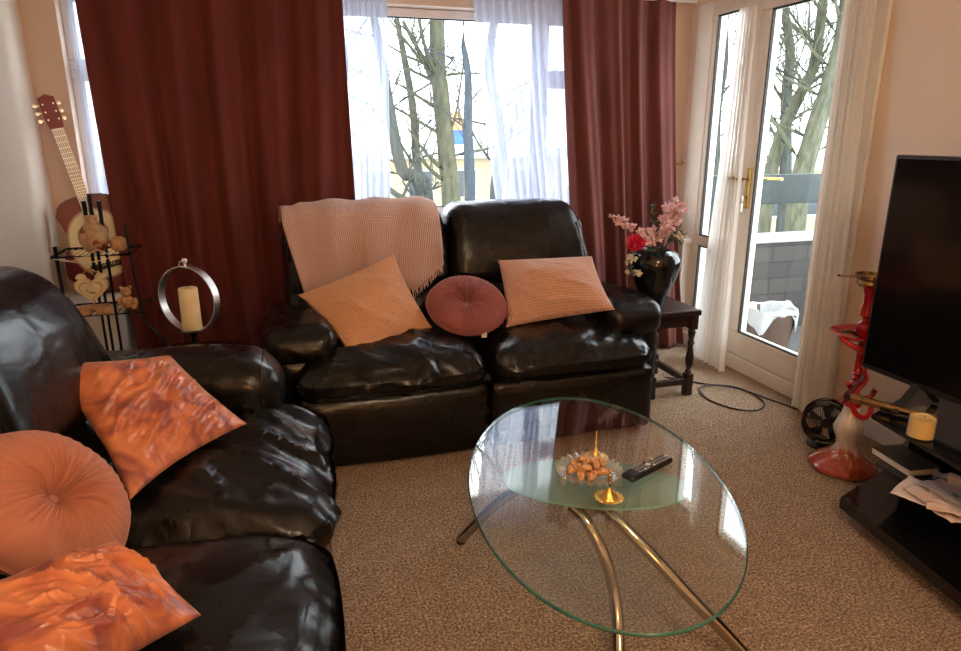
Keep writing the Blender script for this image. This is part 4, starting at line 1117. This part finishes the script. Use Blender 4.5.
# ------------------------------------------------------------------ television, its stand and what is on it
F1 = V((1.82, 1.64, 0)); fd = V((-.16, -.987, 0)).normalized()
def poly(z0, z1, inset=0):
    A = F1+V((.0+inset, -inset, 0)); B = F1+fd*1.25+V((inset, inset, 0)); 
    return [(A.x, A.y), (B.x, B.y), (B.x+.12, B.y-.05), (2.42, B.y-.05), (2.42, 1.80-inset), (2.26, 1.80-inset)]
t = thing('tv_stand', 'black glass three-tier television stand along the right wall', 'tv stand', F1)
def shelf(z0, z1, m, nm, ins, lab=None):
    b = nb(); disc_poly(b, [(x-F1.x, y-F1.y) for x, y in poly(0, 0, ins)][::-1], z0, z1); o = obj(nm, b, M[m], t, False)
    if lab: o['label'] = lab
shelf(.055, .095, 'bglass', 'lower_shelf', 0); shelf(.240, .248, 'smoked', 'middle_shelf', .06, 'smoked see-through glass shelf'); shelf(.405, .418, 'bglass', 'top_shelf', .035)
obj('plinth', box((.10,-1.15,.0), (.58,-.05,.055), .003), M['black'], t, False)
for (x, y) in ((.30,.02), (.22,-1.15)):
    obj('glass_side', box((x-.0,y-.004,.095), (x+.26,y+.004,.405)), M['smoked'], t, False)
obj('back_panel', box((.50,-1.05,.095), (.515,.05,.405)), M['black'], t, False)
t = thing('television', 'large black flat-screen television on the glass stand', 'television', (2.015, 1.10, .4185))
TZ0, TZ1, TY0, TY1 = .080, .838, -.62, .722
obj('case', box((-.0, TY0, TZ0), (.045, TY1, TZ1), .006), M['black'], t, False)
obj('screen', box((-.003, TY0+.012, TZ0+.022), (.002, TY1-.012, TZ1-.012)), M['screen'], t, False)
for y in (.50, -.42):
    for sgn in (-1, 1):
        obj('foot', tube(nb(), [(.02, y, .10), (.02+sgn*.115, y+.02*sgn, .010)], [.016, .013], 8, flat=(1, .7)), M['black'], t)
# candle jar
t = thing('candle_jar', 'glass jar holding a yellow candle at the edge of the television stand', 'candle', (1.855, 1.425, .4185))
b = nb(); lathe(b, [(0,0),(.036,0),(.039,.004),(.039,.088),(.0375,.089),(.0365,.086),(.0365,.006),(0,.005)], 36); obj('jar', b, M['jar'], t)
b = nb(); lathe(b, [(0,.0055),(.0360,.0055),(.0360,.066),(.033,.064),(0,.062)], 32, fn=lambda r, z, a: (r, z+(.002*math.sin(3*a) if z > .05 else 0))); obj('wax', b, M['wax'], t)
obj('wick', tube(nb(), [(.004,0,.060),(.006,0,.072)], .0012, 6), M['wick'], t)
# bronze tube lying on the stand
t = thing('metal_tube', 'long bronze metal tube lying on the television stand behind the candle jar', 'tube', (1.93, 1.60, .4185+.018), R(-63))
b = nb(); b2 = [( -.13,.0155),(-.125,.017),(-.09,.017),(-.088,.0145),(-.02,.0145),(-.018,.016),(.0,.016),(.002,.0135),(.13,.0125)]
tube(b, [(x,0,0) for x, r in b2], [r for x, r in b2], 20); obj('barrel', b, M['bronze'], t)
b = nb(); tube(b, [(-.145,0,0),(-.13,0,0)], .0165, 20); obj('end_cap', b, M['black'], t)
# book and papers on the middle shelf
t = thing('book', 'thin book with dark cover on the middle glass shelf below the candle jar', 'book', (1.97, 1.55, .2485), R(-8))
obj('pages', box((-.055,-.085,.002), (.055,.085,.022)), M['pages'], t, False)
b = nb(); bx(b, (0,0,.001), (.115,.175,.002)); bx(b, (0,0,.0235), (.115,.175,.003)); bx(b, (.057,0,.012), (.003,.175,.022)); obj('cover', b, M['bookc'], t, False)
rg = random.Random(11)
labs = ['lowest white letter sticking out furthest toward the hookah on the shelf', 'pinkish letter second from the bottom of the heap of papers', 'crumpled cream letter in the middle of the heap of papers', 'grey translucent envelope with small green print on top of papers', 'rolled purple-grey plastic sleeve lying at the back of the papers']
def sheet(name, label, c, sz, rz, m, amp, seed, z, green=False):
    t = thing(name, label, 'paper', (c[0], c[1], z), rz)
    b = nb()
    def fn(u, v):
        x, y = (u-.5)*sz[0], (v-.5)*sz[1]; q = V((x*14+seed, y*14, seed))
        return V((x+.006*noise.noise(q+V((3,3,3))), y+.006*noise.noise(q*1.3), .003+amp*(.5+.9*noise.noise(q)+.6*abs(noise.noise(q*2.3)))))
    grid(b, 24, 24, fn); o = obj('sheet', b, M[m], t, sharp=60); solidify(o, .0008)
    if green:
        b = nb()
        vs = [(.008*math.cos(a), .012*math.sin(a)) for a in [2*PI*k/14 for k in range(14)]]; disc_poly(b, vs, .016, .0172); o = obj('print', b, M['green'], t, False); o.location = (-.03, .0, 0); o['label'] = 'small green printed mark'
    return t
sheet('letter', labs[0], (1.86,1.33), (.16,.22), R(22), 'paper', .008, 1, .2488)
sheet('letter', labs[1], (1.85,1.29), (.15,.20), R(-12), 'paper3', .010, 2, .256)
sheet('letter', labs[2], (1.86,1.24), (.15,.20), R(35), 'paper3', .016, 3, .264)
sheet('envelope', labs[3], (1.89,1.28), (.13,.20), R(-8), 'paper2', .012, 4, .276, True)
t = thing('plastic_sleeve', labs[4], 'sleeve', (1.93, 1.34, .30), R(-68))
b = nb(); tube(b, [(-.06,0,0),(-.02,0,.003),(.04,.004,0),(.09,0,-.004)], [.017,.018,.014,.012], 14, cap=False); obj('roll', b, M['paper2'], t)

# ------------------------------------------------------------------ hookah
HK = V((2.15, 1.955, 0))
t = thing('hookah', 'tall red hookah with wrapped hose and red and white glass base', 'hookah', HK)
b = nb(); lathe(b, [(0,.0),(.115,.0),(.130,.010),(.128,.022),(.105,.045),(.070,.068),(.045,.090),(.036,.115),(.040,.140),(.052,.165),(.054,.185),(.045,.215),(.034,.245),(.028,.275),(.026,.30),(0,.30)], 48,
   fn=lambda r, z, a: (r*(1+.05*math.cos(9*a+z*20)*max(0, math.sin(PI*min(1, max(0, (z-.05)/.2))))), z)); obj('glass_base', b, M['hglass'], t)
b = nb(); lathe(b, [(.030,.275),(.034,.29),(.034,.315),(.022,.325),(.016,.34)]+[(.016+(.006 if k%2 else 0),.345+k*.010) for k in range(9)]+[(.014,.44),(.014,.52),(.020,.53),(.014,.545),(.018,.56),(.030,.575),(.034,.595),(.028,.618),(.014,.628),(.014,.640),(.018,.645),(.026,.65),(.024,.67),(.019,.70),(.021,.73),(.027,.755),(.030,.762),(0,.762)], 32)
obj('stem', b, M['redm'], t)
b = nb(); lathe(b, [(.012,.553),(.06,.556),(.110,.572),(.120,.580),(.118,.583),(.06,.563),(.012,.56)], 44); o = obj('tray', b, M['redm'], t); o['label'] = 'wide dark red round tray'
b = nb(); lathe(b, [(.028,.760),(.046,.765),(.058,.778),(.056,.79),(.060,.796),(.055,.800),(.0,.785)], 32); o = obj('bowl', b, M['bronze'], t); o['label'] = 'bronze coal bowl'
b = nb(); lathe(b, [(.054,.795),(.064,.800),(.064,.812),(.058,.812),(.057,.803),(0,.803)], 32)
tube(b, [(-.045,.0,.806),(-.09,.005,.809),(-.145,.02,.812)], [.004,.005,.007], 8, flat=(1.6,.6)); o = obj('heat_cover', b, M['bronze'], t); o['label'] = 'bronze perforated cover with long handle'
b = nb(); tube(b, spline([(.0,0,.305),(.03,-.02,.31),(.05,-.035,.325),(.055,-.04,.345)], 5), .010, 10); tube(b, [(.05,-.04,.34),(.058,-.043,.352)], .014, 12); obj('hose_port', b, M['redm'], t)
hp = [(-.105,.0,.570),(-.10,-.03,.555),(-.06,-.06,.53),(-.01,-.06,.50),(.04,-.04,.475),(.062,.01,.45),(.02,-.01,.425),(-.01,-.05,.405),(-.045,-.055,.37),(-.062,-.05,.32),(-.055,-.05,.30),(-.035,-.06,.265),(.0,-.065,.25),(.035,-.055,.262),(.048,-.045,.29),(.045,-.035,.315)]
obj('hose', tube(nb(), spline(hp, 8), .0105, 12), M['redh'], t)
hp = [(-.10,.01,.566),(-.07,-.045,.535),(-.02,-.055,.515),(.03,-.045,.495),(.08,-.01,.465)]
obj('hose', tube(nb(), spline(hp, 8), .0105, 12), M['redh'], t)
o = obj('hose_handle', tube(nb(), [(-.02,-.05,.42),(-.06,-.055,.385),(-.125,-.055,.325)], [.011,.012,.013], 12), M['dredm'], t); o['label'] = 'dark red hose mouthpiece'
obj('hose_handle', tube(nb(), [(-.095,-.05,.40),(-.045,-.05,.335)], [.011,.009], 12), M['redm'], t)
b = nb(); 
for k in range(3):
    a = k*2.1+.4; tube(b, spline([(.02*math.cos(a),.02*math.sin(a),.566),(.05*math.cos(a+.3),.05*math.sin(a+.3),.585),(.085*math.cos(a+.2),.085*math.sin(a+.2),.584)], 4), .006, 8)
o = obj('tongs', b, M['black'], t); o['label'] = 'black coal tongs on the tray'

# round black ribbed thing behind the hookah
FC = V((2.235, 2.15, 0)); t = thing('floor_fan', 'small round black fan standing on the carpet behind the hookah', 'fan', FC, R(-45))
def ring(r, y, th, bm): tube(bm, [(r*math.cos(a), y, .112+r*math.sin(a)) for a in [2*PI*k/40 for k in range(40)]], th, 8, closed=True)
b = nb(); ring(.090, -.03, .009, b); ring(.090, .03, .008, b); obj('housing', b, M['bglass'], t)
b = nb()
for k in range(22):
    x = -.085+k*.0081; h_ = math.sqrt(max(0, .090**2-x*x)); tube(b, [(x,-.035,.112-h_),(x,-.045,.112),(x,-.035,.112+h_)], .0014, 5)
obj('grille', b, M['black'], t)
b = nb()
for k in range(5):
    a = 2*PI*k/5; d = V((math.cos(a),0,math.sin(a))); e = V((math.cos(a+.7),0,math.sin(a+.7)))
    vs = [V((0,0,.112))+d*.02+V((0,-.008,0)), V((0,0,.112))+d*.078+V((0,-.012,0)), V((0,0,.112))+e*.078+V((0,.012,0)), V((0,0,.112))+e*.02+V((0,.008,0))]
    b.faces.new([b.verts.new(v) for v in vs])
o = obj('blades', b, M['black'], t); solidify(o, .002)
b = nb(); lathe(b, [(0,0),(.07,0),(.07,.008),(.02,.014),(.012,.03),(0,.03)], 24); obj('base', b, M['black'], t)
b = nb(); bmesh.ops.create_cone(b, cap_ends=True, segments=24, radius1=.028, radius2=.022, depth=.05, matrix=Matrix.Translation((0,.0,.112)) @ Matrix.Rotation(PI/2, 4, 'X')); obj('motor', b, M['black'], t)

# cables on the carpet
cp = [(2.02,3.10,.006),(2.12,3.00,.005),(2.19,2.93,.005),(2.30,2.86,.005),(2.33,2.72,.006),(2.29,2.60,.006),(2.20,2.55,.006),(2.11,2.60,.005),(2.06,2.74,.005),(2.10,2.88,.009),(2.20,2.90,.012),(2.30,2.80,.012),(2.36,2.66,.006),(2.40,2.52,.005),(2.42,2.35,.005),(2.38,2.2,.005)]
tagp(obj('power_cable', tube(nb(), [p for p in spline(cp, 8)], .0042, 8), M['black']), 'black power cable looped on the carpet in front of the balcony door', 'cable')

# ------------------------------------------------------------------ lamp of the room, above and behind the viewer
LP = V((.75, -.25, 2.0))
t = thing('pendant_lamp', 'warm opal globe pendant lamp hanging behind the viewer', 'lamp', LP)
obj('cord', tube(nb(), [(0,0,.15),(0,0,ZC-LP.z-.02)], .004, 8), M['white'], t)
obj('ceiling_rose', lathe(nb(), [(0,ZC-LP.z-.03),(.05,ZC-LP.z-.025),(.05,ZC-LP.z),(0,ZC-LP.z)], 24), M['white'], t)
b = nb(); bmesh.ops.create_uvsphere(b, u_segments=24, v_segments=14, radius=.15); obj('globe', b, M['shade'], t)

FL = V((.20, -.75, 0))
t = thing('floor_lamp', 'amber globe floor lamp standing behind the viewer', 'lamp', FL)
obj('base', lathe(nb(), [(0,0),(.14,0),(.14,.012),(.03,.025),(0,.025)], 32), M['black'], t)
obj('pole', tube(nb(), [(0,0,.02),(0,0,.86)], .010, 12), M['black'], t)
b = nb(); bmesh.ops.create_uvsphere(b, u_segments=24, v_segments=14, radius=.14, matrix=Matrix.Translation((0,0,.98))); obj('globe', b, M['glow2'], t)
